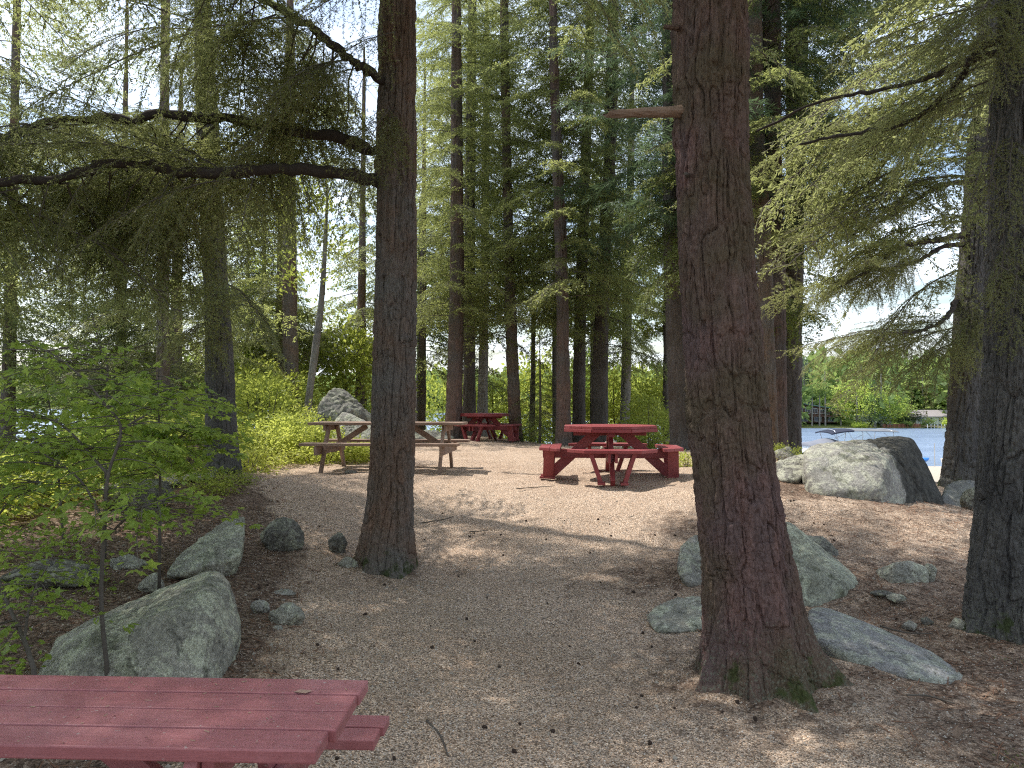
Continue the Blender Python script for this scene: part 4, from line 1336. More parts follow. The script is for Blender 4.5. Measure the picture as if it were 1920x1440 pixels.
def octagon_table(x, y, rz, label, mat, tilt=0):
    t = empty('picnic_table', (x, y, gz(x, y) + .0), label, 'picnic table', None, rz)
    t.rotation_euler = (0, tilt, rz)
    ap = .645
    Rr = ap / math.cos(math.pi / 8)
    octo = [(Rr * math.cos(math.pi / 8 + i * math.pi / 4), Rr * math.sin(math.pi / 8 + i * math.pi / 4)) for i in range(8)]
    mb = MB()
    nb = 9
    for i in range(nb):
        a, b = -ap + 2 * ap * i / nb, -ap + 2 * ap * (i + 1) / nb - .005
        pl = clip_strip(octo, a, b, 1)
        if len(pl) > 2: mb.prism(pl, .712, .75)
    mb.build('tabletop', mat, t, .004)
    mb = MB()
    for i in range(8):
        p, q = octo[i], octo[(i + 1) % 8]
        k = .985
        mb.beam((p[0] * k, p[1] * k, .689), (q[0] * k, q[1] * k, .689), .035, .044)
    for a in (0, math.pi / 2):
        c, s_ = math.cos(a), math.sin(a)
        z = .665 - .002 * (a > 0)
        mb.beam((-.52 * c, -.52 * s_, z - .02), (.52 * c, .52 * s_, z - .02), .09, .085 if a else .08)
    mb.build('table_frame', mat, t, .004)
    for i in range(4):
        a = i * math.pi / 2
        c, s_ = math.cos(a), math.sin(a)

        def L(r, tt, z):
            return (r * c - tt * s_, r * s_ + tt * c, z)
        off = .0
        m = MB().beam(L(.17, off, .67), L(.90, off, .0), .062, .14, (0, 0, 1))
        m.build('leg', mat, t, .004)
        bpoly = [(.70, -.60), (.745, -.60), (1.0, -.37), (1.0, .37), (.745, .60), (.70, .60)]
        m = MB()
        for j in range(2):
            pl = clip_strip(bpoly, .70 + .15 * j, .70 + .15 * j + .146, 0)
            pl = [(p[0] * c - p[1] * s_, p[0] * s_ + p[1] * c) for p in pl]
            m.prism(pl, .408, .45)
        bench = m.build('bench', mat, t, .004)
        for tt in (-1, 1):
            m = MB().beam(L(.86, .29 * tt, .408), L(.88, .15 * tt, .0), .055, .15, (c, s_, 0))
            m.beam(L(.78, .15 * tt, .012), L(1.0, .15 * tt, .012), .1, .03)
            m.build('bench_leg', mat, bench, .003)
    for a, zz in ((0, .345), (math.pi / 2, .343)):
        c, s_ = math.cos(a), math.sin(a)
        m = MB()
        for o_ in (-.046, .046):
            m.beam((-.96 * c - o_ * s_, -.96 * s_ + o_ * c, zz), (.96 * c - o_ * s_, .96 * s_ + o_ * c, zz), .038, .125)
        m.build('rail', mat, t, .004)
    return t


dx_, dy_ = PX(1143, 10.75), 10.75
octagon_table(dx_, dy_, R(-5), 'near octagonal red picnic table with four attached benches, in full view right of the path', RED2)
octagon_table(PX(908, 21), 21, R(-20), 'far octagonal red picnic table behind the right end of the brown table', RED2)


def long_table(x, y, rz, label, mat, L=2.4, boards=5, bw=.135, bench=(.60, .27), legx=.93, jog=0, z=None, thick=.04, benchboards=1):
    t = empty('picnic_table', (x, y, gz(x, y) if z is None else z), label, 'picnic table', None, rz)
    W = boards * bw
    g = random.Random(int(x * 100))
    mb = MB()
    for i in range(boards):
        yc = -W / 2 + bw * (i + .5)
        e = -jog if i == 0 else g.uniform(-.004, .004)
        mb.box((e / 2, yc, .75 - thick / 2 + g.uniform(-.0015, .0015)), (L + e, bw - .007, thick))
    mb.build('tabletop', mat, t, .005)
    for s_ in (-1, 1):
        m = MB()
        n = benchboards
        for j in range(n):
            w = bench[1] / n
            m.box((-.012 * (n - 1 - j if s_ > 0 else j), s_ * bench[0] + (j - (n - 1) / 2) * w, .43), (L - .02, w - .012, .04))
        m.build('bench', mat, t, .005)
    for ex in (-1, 1):
        for s_ in (-1, 1):
            MB().beam((ex * legx, s_ * .20, .706), (ex * legx, s_ * .60, -.03), .04, .095, (0, s_, .3)).build('leg', mat, t, .004)
        MB().beam((ex * (legx + .042), -bench[0] - bench[1] / 2 + .01, .338), (ex * (legx + .042), bench[0] + bench[1] / 2 - .01, .338), .038, .135).build('bench_support', mat, t, .004)
        MB().beam((ex * (legx + .042), -W / 2 + .03, .665), (ex * (legx + .042), W / 2 - .03, .665), .038, .085).build('table_support', mat, t, .004)
        MB().beam((ex * .36, 0, .69), (ex * (legx - .03), 0, .36), .04, .085).build('brace', mat, t, .004)
    MB().box((0, 0, .688), (.09, W - .06, .04)).build('middle_support', mat, t, .004)
    return t


long_table(PX(730, 11.75), 11.75, R(-4.5), 'weathered brown picnic table with two long benches, behind the left near trunk', WOOD, legx=.90)
long_table(-.515 - 1.2, 2.42, R(-2.4), 'red painted picnic table in the foreground, only its right end in view', RED, boards=4, bw=.135, bench=(.585, .24), jog=.02, z=0, benchboards=2, legx=.82)
xt, yt = PX(1250, 22), 22
long_table(xt + .5, yt, R(4), 'tan wooden picnic table far behind the right bench of the near octagonal table', WOOD_T, z=1.72 - 70 / 1400 * 22 - .75)

# dry needles and bits on the foreground table
g = np.random.default_rng(5)
n = 150
u = g.uniform(-1.25, 1.15, n); v_ = g.uniform(-.26, .26, n)
c_, s__ = math.cos(R(-2.4)), math.sin(R(-2.4))
cx_, cy_ = -1.715 + u * c_ - v_ * s__, 2.42 + u * s__ + v_ * c_
an = g.uniform(0, 6.28, n); ln_ = g.uniform(.003, .011, n); wd_ = g.uniform(.0006, .0018, n)
dx = np.stack([np.cos(an), np.sin(an), np.zeros(n)], 1); dy = np.stack([-np.sin(an), np.cos(an), np.zeros(n)], 1)
pz = np.stack([cx_, cy_, np.full(n, .7535)], 1)
q = np.stack([pz - dx * ln_[:, None] - dy * wd_[:, None], pz + dx * ln_[:, None] - dy * wd_[:, None], pz + dx * ln_[:, None] + dy * wd_[:, None] + [0, 0, .0015], pz - dx * ln_[:, None] + dy * wd_[:, None] + [0, 0, .0015]], 1)
o = obj('needle_litter', mesh_np('needle_litter', q.reshape(-1, 3), np.arange(4 * n).reshape(-1, 4), [mat_plain('table_litter', (.34, .24, .16), .9, .1, 0, .5, 40)]))
tag(o, 'dry needles and bark bits lying on the foreground red table', 'needles', None, 'stuff')
# dead leaf lying on the foreground table
lf = np.array([[-.03, 0, 0], [-.012, .014, .003], [.012, .013, .001], [.032, .002, .004], [.014, -.012, .0], [-.012, -.013, .003]])
o = obj('dead_leaf', mesh_np('dead_leaf', lf, np.array([[0, 5, 4, 1], [1, 4, 3, 2]]), [mat_plain('dead_leaf', (.36, .24, .18), .8, .2, 0, .5, 60)]), None, (-.70, 2.52, .754))
tag(o, 'dry brown leaf lying near the right end of the foreground red table', 'leaf')

# ------------------------------------------------------------------ broad leaved plants
MAPLE_Q = None


def maple_leaf():
    tips = [(-125, .42), (-62, .80), (0, 1.0), (62, .80), (125, .42)]
    nots = [(-165, .12), (-92, .40), (-30, .48), (30, .48), (92, .40), (165, .12)]
    q = []
    pc = lambda a, r, z: (r * math.cos(R(a)) * .62 + .30, r * math.sin(R(a)) * .62, z)
    for i, (a, r) in enumerate(tips):
        q.append([(.30, 0, 0), pc(*nots[i], -.02 - .02 * abs(i - 2)), pc(a, r, -.10 * r), pc(*nots[i + 1], -.02 - .02 * abs(i - 2))])
    return np.array(q)


MAPLE_Q = maple_leaf()
OVAL_Q = np.array([[(0, 0, 0), (.35, -.27, .05), (.75, -.2, .04), (1, 0, -.06)], [(0, 0, 0), (1, 0, -.06), (.75, .2, .04), (.35, .27, .05)]])


def place_leaves(C, shape, pos, dirs, size, g, mat=0, flat=.35):
    N = len(pos)
    d = dirs / (np.linalg.norm(dirs, axis=1)[:, None] + 1e-9)
    up = np.array([0, 0, 1.]) + g.normal(0, flat, (N, 3))
    y = np.cross(up, d)
    y /= np.linalg.norm(y, axis=1)[:, None] + 1e-9
    z = np.cross(d, y)
    s = (size * g.uniform(.6, 1.25, N))[:, None, None, None]
    q = shape[None] * s
    q = q * np.concatenate([np.ones((N, 1, 1, 1)), g.uniform(.75, 1.15, (N, 1, 1, 1)), g.uniform(-.6, 2.8, (N, 1, 1, 1))], -1)
    out = pos[:, None, None, :] + q[..., 0:1] * d[:, None, None, :] + q[..., 1:2] * y[:, None, None, :] + q[..., 2:3] * z[:, None, None, :]
    C.add_quads(out.reshape(-1, 4, 3), mat)


def sapling(label, stems, seed, nb, blen, leaf, mat, shape=None, t0=.25, per=.055, group=None, name='maple_sapling', stem_r=.013, cat='sapling', updown=(-.1, .35)):
    """stems: list of world polylines, the first one from the ground"""
    g = np.random.default_rng(seed)
    base = np.array([stems[0][0][0], stems[0][0][1], gz(stems[0][0][0], stems[0][0][1])])
    t = empty(name, base, label, cat, group)
    m = MB()
    C = Crown()
    pos, dr = [], []
    for si, st in enumerate(stems):
        sp_ = spline(np.asarray(st) - base, 40)
        if si == 0: sp_[0, 2] = -.1
        m.tube(sp_, np.linspace(stem_r if si == 0 else stem_r * .6, .0025, 40), 8)
        for i in range(nb if si == 0 else nb // 2):
            tt = t0 + (1 - t0) * g.uniform(0, 1) if si == 0 else g.uniform(.15, 1)
            p = np.array([np.interp(tt * 39, np.arange(40), sp_[:, k]) for k in range(3)])
            a = g.uniform(0, 2 * math.pi)
            L = blen * g.uniform(.45, 1.2) * (1.1 - .5 * tt)
            d = np.array([math.cos(a), math.sin(a), g.uniform(*updown)])
            s = np.linspace(0, 1, 7)[:, None]
            br = p + d * s * L + np.array([0, 0, -1]) * s ** 2 * L * .25 + np.cumsum(g.normal(0, .012, (7, 3)), 0) * L
            C.tube(br, np.linspace(.0035, .0012, 7), 4)
            n = max(2, int(L / per))
            for j in range(n):
                u = (j + g.uniform(.3, 1)) / n
                if u < .15: continue
                q = np.array([np.interp(u * 6, np.arange(7), br[:, k]) for k in range(3)])
                sd = 1 if j % 2 else -1
                a2 = a + sd * g.uniform(.4, 1.2)
                pd = np.array([math.cos(a2), math.sin(a2), g.uniform(-.5, .1)])
                pos.append(q + pd * .02); dr.append(pd)
                if g.uniform() < .6:
                    a3 = a - sd * g.uniform(.4, 1.2)
                    pd = np.array([math.cos(a3), math.sin(a3), g.uniform(-.5, .1)])
                    pos.append(q + pd * .02); dr.append(pd)
            pos.append(br[-1]); dr.append(d * np.array([1, 1, .2]) + np.array([0, 0, -.2]))
    place_leaves(C, MAPLE_Q if shape is None else shape, np.array(pos), np.array(dr), leaf, g, 0, .5)
    m.build('stem', TWIG, t, smooth=True)
    obj('foliage', C.mesh('foliage', [mat, TWIG]), t)
    return t


S1 = [P(203, 1275, 4.1), P(190, 1130, 4.1), P(196, 980, 4.1), P(203, 890, 4.1), P(227, 805, 4.15), P(195, 755, 4.2), P(150, 705, 4.25), P(100, 665, 4.3), P(40, 640, 4.35)]
S1b = [P(227, 805, 4.15), P(270, 780, 4.3), P(310, 755, 4.5), P(350, 745, 4.7)]
S1c = [P(196, 980, 4.1), P(150, 900, 4.2), P(80, 850, 4.3), P(10, 810, 4.3)]
S1d = [P(198, 1010, 4.1), P(250, 960, 4.0), P(300, 940, 4.0)]
S1e = [P(203, 890, 4.1), P(120, 800, 4.5), P(60, 780, 4.7), P(-20, 770, 4.8)]
sapling('maple sapling with a crooked thin stem rising in front of the wedge boulder', [S1, S1b, S1c, S1d, S1e], 51, 50, .62, .078, MAPLE, t0=.40, per=.052)
S2 = [P(300, 965, 5.6), P(300, 880, 5.6), P(298, 780, 5.6), P(297, 690, 5.6)]
S2b = [P(300, 850, 5.6), P(350, 810, 5.6), P(370, 800, 5.7)]
sapling('maple sapling with a straight thin dark stem left of the grey trunk', [S2, S2b], 52, 60, .62, .10, MAPLE, t0=.3, per=.05)
S3 = [P(66, 1262, 3.7), P(45, 1200, 3.8), P(10, 1120, 4.0), P(-30, 1000, 4.1), P(-40, 900, 4.2), P(20, 780, 4.4)]
sapling('leafy sapling leaning out of the left edge of the photo', [S3, [P(45, 1200, 3.8), P(60, 1120, 3.9), P(100, 1040, 4.0)], [P(-30, 1000, 4.1), P(30, 930, 4.2), P(90, 900, 4.4)]], 53, 40, .55, .072, MAPLE, t0=.25, per=.055)
S4 = [P(200, 800, 6.4), P(200, 745, 6.4), P(202, 690, 6.4), P(185, 640, 6.4), P(172, 585, 6.4)]
S4[0] = np.array([S4[0][0], S4[0][1], gz(S4[0][0], S4[0][1])])
sapling('thin sapling with few leaves against the bright sky at left', [S4, [P(202, 690, 6.4), P(150, 694, 6.3), P(110, 690, 6.2)]], 54, 14, .5, .06, MAPLE, t0=.4)
S5 = [P(120, 1000, 6.8), P(110, 900, 6.8), P(100, 800, 6.9), P(80, 700, 7.0)]
S5[0][2] = gz(S5[0][0], S5[0][1])
sapling('dense young maple behind the crooked sapling at the left bank', [S5, [P(110, 900, 6.8), P(180, 840, 6.8), P(230, 820, 6.9)], [P(100, 850, 6.8), P(20, 820, 6.7)]], 55, 70, .8, .085, MAPLE, t0=.28, per=.05)
S6 = [P(250, 960, 8.2), P(245, 880, 8.2), P(250, 800, 8.2), P(262, 720, 8.2)]
S6[0][2] = gz(S6[0][0], S6[0][1])
sapling('young maple in front of the dark trunk at left, lit from behind', [S6], 56, 60, .85, .09, MAPLE, t0=.2, per=.05)


def leaf_cloud(C, g, n_cl, per, rx, ry, rz, cz, size, shape=OVAL_Q, spread=.16, mat=0, shell=.55):
    u = g.normal(0, 1, (n_cl, 3))
    u /= np.linalg.norm(u, axis=1)[:, None]
    u *= (shell + (1 - shell) * g.uniform(0, 1, n_cl) ** .6)[:, None]
    c = u * np.array([rx, ry, rz]) + np.array([0, 0, cz])
    idx = np.repeat(np.arange(n_cl), per)
    sc = g.uniform(.6, 1.4, n_cl)[idx][:, None]
    pos = c[idx] + g.normal(0, 1, (len(idx), 3)) * np.array([1, 1, .55]) * spread * sc
    pos[:, 2] = np.maximum(pos[:, 2], .01)
    d = (pos - np.array([0, 0, cz * .4])) * np.array([1, 1, .3]) + g.normal(0, .4, (len(idx), 3)) * rx
    place_leaves(C, shape, pos, d, size, g, mat, .6)
    return c


leaf_cloud(leaf_cloud_late[0], leaf_cloud_late[1], 60, 26, 1.1, 1.0, 1.6, 5.2, .10, spread=.22, shell=.3)
obj('crown', leaf_cloud_late[0].mesh('crown', [SHRUB]), leaf_cloud_late[2])


def bush_mesh(seed, rx, ry, h, n_cl, per, size, mat, spread):
    g = np.random.default_rng(seed)
    C = Crown()
    c = leaf_cloud(C, g, n_cl, per, rx, ry, h * .5, h * .52, size, spread=spread)
    fol = C.mesh('foliage', [mat])
    S = Crown()
    for q in c[:: max(1, n_cl // 14)]:
        pts = spline([(q[0] * .15, q[1] * .15, -.1), (q[0] * .5, q[1] * .5, q[2] * .5), q], 7)
        S.tube(pts, np.linspace(.012, .003, 7), 5, 0)
    return fol, S.mesh('stem', [TWIG])


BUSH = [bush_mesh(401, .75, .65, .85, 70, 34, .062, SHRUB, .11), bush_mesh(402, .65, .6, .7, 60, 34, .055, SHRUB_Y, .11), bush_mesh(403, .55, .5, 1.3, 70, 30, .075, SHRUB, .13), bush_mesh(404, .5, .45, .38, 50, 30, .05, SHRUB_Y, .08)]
bl = [(470, 11.3, 3, 1.1), (500, 12.4, 1, 1.0), (455, 13.2, 0, 1.1), (535, 13.4, 1, 1.1), (575, 14.2, 0, 1.0), (500, 15.5, 2, 1.2), (560, 16.5, 1, 1.5), (600, 13.0, 3, 1.3), (470, 17, 2, 1.4), (650, 13.2, 3, 1.0), (700, 13.4, 3, 1.0),
      (370, 12.5, 0, 1.2), (330, 13.5, 1, 1.3), (280, 13, 0, 1.3), (230, 12, 1, 1.3), (180, 12.5, 0, 1.3), (120, 11.5, 3, 1.5), (60, 11, 3, 1.6), (380, 16, 2, 1.3), (300, 17, 2, 1.5), (200, 15, 2, 1.3), (150, 14, 0, 1.0),
      (600, 19, 1, 1.5), (530, 20, 2, 1.6), (450, 21, 1, 1.8), (20, 8.5, 3, 1.5), (110, 8.8, 3, 1.5), (-40, 7.6, 3, 1.5),
      (1215, 20, 2, 1.15), (1240, 24.5, 2, 1.5), (1195, 26, 1, 1.4), (1475, 14.4, 3, .8), (1290, 12.3, 3, .62), (1140, 24, 0, 1.0), (1075, 25, 3, 1.6), (1000, 26.5, 0, 1.1), (700, 24, 2, 1.1), (950, 28, 1, 1.2), (1310, 22, 1, 1.3)]
bg = random.Random(12)
for i, (px, d, k, s) in enumerate(bl):
    x = PX(px, d)
    left = px < 760
    lab = ('yellow green bush in the sunny undergrowth left of the brown table' if left and px > 420 else 'green bush on the left bank behind the saplings' if left else None)
    grp = ('sunny undergrowth bushes' if left and px > 420 else 'bushes on the left bank' if left else None)
    if lab is None:
        if px in (1475,): lab = 'bright low bush at the foot of the three grouped trunks'
        elif px == 1290: lab = 'small yellow green plant left of the leaning foreground trunk'
        elif px in (1215, 1240, 1310): lab, grp = 'bright green bush beyond the tan wooden table', 'bushes beyond the tan table'
        else: lab, grp = 'sunlit bush among the trunks at the back of the clearing', 'bushes at the back of the clearing'
    t = empty('bush', (x, d, gz(x, d) - .03), lab, 'bush', grp, bg.uniform(0, 6.28))
    t.scale = (s, s, s * bg.uniform(.85, 1.15))
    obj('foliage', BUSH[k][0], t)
    obj('stem', BUSH[k][1], t)


# sunlit young broadleaf trees in the understory behind the clearing
YB = []
for i in range(3):
    g = np.random.default_rng(450 + i)
    C = Crown()
    leaf_cloud(C, g, 90, 26, 1.0 + .2 * i, 1.0, 1.35, 2.3 + .3 * i, .15, spread=.24, shell=.3)
    S = Crown()
    S.tube(spline([(0, 0, -.3), (.08, .03, 1), (.02, 0, 2.2), (.1, 0, 3.4)], 12), np.linspace(.05, .01, 12), 7, 0)
    for j in range(7):
        a = j * 2.4
        S.tube(spline([(.05, 0, .9 + .25 * j), (.5 * math.cos(a), .5 * math.sin(a), 1.5 + .25 * j), (.9 * math.cos(a), .9 * math.sin(a), 1.8 + .25 * j)], 6), np.linspace(.016, .004, 6), 4, 0)
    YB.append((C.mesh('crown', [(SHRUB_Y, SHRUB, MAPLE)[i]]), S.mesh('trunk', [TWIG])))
for i, (px, d, k, s) in enumerate(((470, 20, 0, .9), (650, 24, 1, 1.0), (720, 27, 0, 1.0), (830, 35, 1, 1.2), (925, 31, 0, 1.1), (1000, 33, 1, 1.2), (1075, 30, 0, 1.2), (1150, 31, 0, 1.25), (1200, 34, 1, 1.4), (1240, 29, 0, 1.1),
                                      (1310, 30, 1, 1.2), (890, 37, 0, 1.3), (1110, 36, 2, 1.4), (400, 23, 2, 1.2), (330, 25, 1, 1.2), (250, 22, 0, 1.1), (560, 26, 0, 1.2), (1040, 38, 0, 1.4), (960, 39, 0, 1.3), (1180, 40, 0, 1.5))):
    x = PX(px, d)
    t = empty('young_tree', (x, d, gz(x, d)), 'young broadleaf tree with sunlit leaves in the undergrowth before the lake', 'tree', 'young sunlit trees before the lake', bg.uniform(0, 6.28))
    t.scale = (s, s, s * bg.uniform(.85, 1.1))
    obj('crown', YB[k][0], t)
    obj('trunk', YB[k][1], t)


# low blueberry plants at the foot of the grey trunk and on the left bank
def low_plants(label, poly, n, seed, mat, size, hgt, name='ground_cover'):
    g = np.random.default_rng(seed)
    C = Crown()
    xy = []
    poly = np.array(poly)
    lo, hi = poly.min(0), poly.max(0)
    while len(xy) < n:
        q = g.uniform(lo, hi)
        ins = False
        j = len(poly) - 1
        for i in range(len(poly)):
            if (poly[i][1] > q[1]) != (poly[j][1] > q[1]) and q[0] < (poly[j][0] - poly[i][0]) * (q[1] - poly[i][1]) / (poly[j][1] - poly[i][1]) + poly[i][0]:
                ins = not ins
            j = i
        if ins: xy.append(q)
    xy = np.array(xy)
    dens = fbm(np.c_[xy * 2.2, np.zeros(n)], 3, seed)
    xy = xy[dens > -.12]
    z = height(xy[:, 0], xy[:, 1])
    per = 14
    idx = np.repeat(np.arange(len(xy)), per)
    pos = np.c_[xy, z][idx] + g.normal(0, 1, (len(idx), 3)) * np.array([.06, .06, 0])
    pos[:, 2] += g.uniform(.01, 1, len(idx)) * hgt
    place_leaves(C, OVAL_Q, pos, g.normal(0, 1, (len(idx), 3)) * np.array([1, 1, .4]), size, g, 0, .6)
    o = obj(name, C.mesh(name, [mat]))
    tag(o, label, 'ground cover', None, 'stuff')


low_plants('low green plants round the foot of the grey trunk', [(-4.9, 8.6), (-3.4, 8.8), (-3.3, 9.7), (-3.8, 10.4), (-4.8, 10.5)], 420, 61, SHRUB, .035, .16)
low_plants('low sunny plants along the edge of the clearing behind the brown table', [(-5, 11.5), (-3.2, 12.6), (-2.2, 13), (-2.4, 14.2), (-5, 14.5), (-7.5, 12)], 700, 62, SHRUB_Y, .04, .25)
low_plants('low green plants covering the left bank', [(-8.5, 5), (-5.2, 5.2), (-5.2, 8), (-6, 10.5), (-9, 11)], 900, 63, SHRUB, .045, .35)
low_plants('seedlings and low leaves in the litter at the left edge', [(-3.6, 3.6), (-2.6, 3.8), (-2.7, 5.4), (-3.9, 6.6), (-5, 6)], 230, 66, MAPLE, .05, .28)
low_plants('small green moss and seedlings at the lower right', [(2.35, 3.45), (2.75, 3.3), (3.1, 3.5), (2.9, 3.75), (2.4, 3.8)], 70, 64, HEM, .014, .02)
low_plants('moss patch by the foot of the right edge trunk', [(3.3, 4.7), (3.9, 4.7), (3.9, 5.3), (3.3, 5.25)], 60, 65, HEM, .014, .02)

# ------------------------------------------------------------------ things lying on the ground
def scatter_mesh(name, label, n, seed, verts, faces, size, region, mat, flat=1.0, lift=.0, cat=None):
    g = np.random.default_rng(seed)
    xy = region(g, n)
    n = len(xy)
    z = H_at(xy)
    a = g.uniform(0, 2 * math.pi, n)
    tilt = g.normal(0, .25, (n, 2))
    s = size * g.uniform(.5, 1.5, n) ** 1.3
    V = verts[None] * s[:, None, None]
    c, sn = np.cos(a)[:, None], np.sin(a)[:, None]
    X = V[..., 0] * c - V[..., 1] * sn
    Y = V[..., 0] * sn + V[..., 1] * c
    Z = V[..., 2] * flat + X * tilt[:, :1] + Y * tilt[:, 1:]
    out = np.stack([X + xy[:, :1], Y + xy[:, 1:], Z + z[:, None] + lift], -1).reshape(-1, 3)
    fc = (faces[None] + (np.arange(n) * len(verts))[:, None, None]).reshape(-1, faces.shape[1])
    o = obj(name, mesh_np(name, out, fc, [mat]))
    tag(o, label, cat or name, None, 'stuff')
    return o


def H_at(xy):
    """height of the finished ground mesh (bilinear)"""
    HH = H.reshape(len(gy), len(gx))
    i = np.clip(np.searchsorted(gx, xy[:, 0]) - 1, 0, len(gx) - 2)
    j = np.clip(np.searchsorted(gy, xy[:, 1]) - 1, 0, len(gy) - 2)
    u = (xy[:, 0] - gx[i]) / (gx[i + 1] - gx[i])
    v = (xy[:, 1] - gy[j]) / (gy[j + 1] - gy[j])
    return HH[j, i] * (1 - u) * (1 - v) + HH[j, i + 1] * u * (1 - v) + HH[j + 1, i] * (1 - u) * v + HH[j + 1, i + 1] * u * v


def view_region(d0, d1, a0=-36, a1=36):
    def f(g, n):
        d = (g.uniform(0, 1, n) ** .75) * (d1 - d0) + d0
        a = np.radians(g.uniform(a0, a1, n))
        return np.stack([d * np.tan(a), d], 1)
    return f


def side_region(sel):
    def f(g, n):
        xy = np.stack([g.uniform(-6, 6, n * 5), g.uniform(2.6, 11, n * 5)], 1)
        return xy[sel(xy, g)][:n]
    return f


OCT_V = np.array([(1, 0, 0), (0, 1, 0), (-1, 0, 0), (0, -.8, 0), (.1, .1, .7), (0, 0, -.6)])
OCT_F = np.array([(0, 1, 4), (1, 2, 4), (2, 3, 4), (3, 0, 4), (1, 0, 5), (2, 1, 5), (3, 2, 5), (0, 3, 5)])
PEB = []
for i, (c, sz, n) in enumerate((((.40, .34, .28), .0045, 26000), ((.60, .56, .50), .0042, 9000), ((.16, .125, .10), .0050, 15000))):
    m_ = mat_plain('pebble_%s' % ('tan', 'pale', 'dark')[i], c, .9, .2, 0, .5, 300)
    scatter_mesh('gravel', ('tan', 'pale', 'dark')[i] + ' gravel grains on the path', n, 500 + i, OCT_V, OCT_F, sz, view_region(2.0, 8.5), m_)
scatter_mesh('gravel', 'scattered larger pebbles on the path', 900, 511, OCT_V, OCT_F, .012, view_region(2.4, 10), mat_plain('pebble_mixed', (.34, .30, .25), .9, .2, 0, .6, 30))
NEED_V = np.array([(-1, -.06, 0), (1, -.04, .05), (1, .05, .06), (-1, .05, 0.02)])
NEED_F = np.array([(0, 1, 2, 3)])
lm_sel = lambda xy, g: (np.interp(xy[:, 1], [2, 4.3, 5.5, 7, 9, 11, 14], [-1.05, -1.15, -1.4, -1.7, -2.4, -3.8, -5]) + g.normal(0, .2, len(xy)) > xy[:, 0])
rm_sel = lambda xy, g: (np.interp(xy[:, 1], [2, 3.5, 4.5, 6, 7.5, 9], [2.6, 2.1, 1.6, 1.5, 2.2, 3]) + g.normal(0, .25, len(xy)) < xy[:, 0])
for k, (sel, nm) in enumerate(((lm_sel, 'on the left bank'), (rm_sel, 'on the right hand slope'))):
    scatter_mesh('needle_litter', 'brown needles and twigs lying ' + nm, 9000, 520 + k, NEED_V, NEED_F, .035, side_region(sel), mat_plain('dry_needles', (.20, .11, .07), .9, .1, 0, .5, 8), 1, .004)
    scatter_mesh('leaf_litter', 'pale dead leaves scattered ' + nm, 500 if k == 0 else 160, 530 + k, np.array([(-1, 0, 0), (0, -.5, .15), (1, 0, .1), (0, .55, .2)]), NEED_F, .028, side_region(sel), mat_plain('dry_leaves', (.24, .17, .125), .8, .2, 0, .5, 8), 1, .006)

# cones
V, Fc = ico(2)
cn = V * np.array([.013, .013, .017]) * (1 + .22 * np.sin(V[:, 2:3] * 14 + np.arctan2(V[:, 1:2], V[:, 0:1]) * 3))
cone_me = mesh_np('pine_cone', cn, Fc, [mat_plain('cone_scales', (.05, .034, .026), .85, .2, 0, .5, 60)])
cg = np.random.default_rng(77)
xy = view_region(2.6, 9, -20, 24)(cg, 95)
zc = H_at(xy)
for (x, y), z in zip(xy, zc):
    o = obj('pine_cone', cone_me, None, (x, y, z + .006))
    o.rotation_euler = (cg.uniform(0, 6), cg.uniform(0, 6), cg.uniform(0, 6))
    k = cg.uniform(.45, .95)
    o.scale = (k, k, k)
    tag(o, 'small dark cone lying on the gravel path', 'cone', 'cones scattered on the path')
# sticks
stk = [((800, 1330, 3.95), (825, 1365, 3.8), (840, 1400, 3.6), 'thin curved twig on the gravel in the foreground'), ((790, 975, 8.4), (830, 966, 8.5), (850, 962, 8.6), 'stick on the path right of the left near trunk'),
       ((968, 913, 9.8), (1000, 910, 9.9), (1040, 909, 10), 'long thin root on the path left of the near octagonal table'), ((880, 999, 8.1), (900, 996, 8.1), (915, 996, 8.1), 'short twig in the middle of the sunny slope'),
       ((1650, 1190, 5.5), (1700, 1200, 5.4), (1750, 1205, 5.4), 'brown stick beside the long pointed slab'), ((1700, 1300, 4.4), (1740, 1306, 4.4), (1790, 1320, 4.3), 'thin twig below the long pointed slab')]
for a, b, c, lab in stk:
    pts = []
    for q in (a, b, c):
        w = P(*q)
        pts.append((w[0], w[1], gz(w[0], w[1]) + .018))
    pts = spline(pts, 14)
    base = pts[0].copy()
    o = MB().tube(pts - base, np.linspace(.007, .004, 14), 6).build('stick', TWIG, None, 0, True, base)
    tag(o, lab, 'stick')

# stump on the left bank behind the grey trunk
xs, ys = PX(375, 12.2), 12.2
ts = empty('tree_stump', (xs, ys, gz(xs, ys)), 'broken brown stump left of the grey trunk', 'stump')
obj('trunk', trunk_mesh('trunk', np.array([(0, 0, -.2, .17), (0, 0, .15, .15), (0, 0, .36, .14), (0, 0, .40, .03)]), BARK_MIDRED, 60, 40, .02, .05, 3, .5, .2, seed=71), ts)

# ------------------------------------------------------------------ lake shore and boats
WHITE = mat_plain('white_gelcoat', (.72, .73, .74), .35, .5, 0, .08)
COVER = mat_plain('grey_boat_cover', (.19, .20, .23), .85, .2, 0, .25, 2)
ALU = mat_plain('aluminium', (.55, .56, .58), .35, .5, .8, .1)
NAVY = mat_plain('navy_canvas', (.03, .035, .055), .8, .2, 0, .2, 3)
GREYC = mat_plain('grey_canvas', (.17, .18, .19), .8, .2, 0, .2, 3)
BLUE = mat_plain('blue_plastic', (.03, .19, .60), .4, .5, 0, .1)

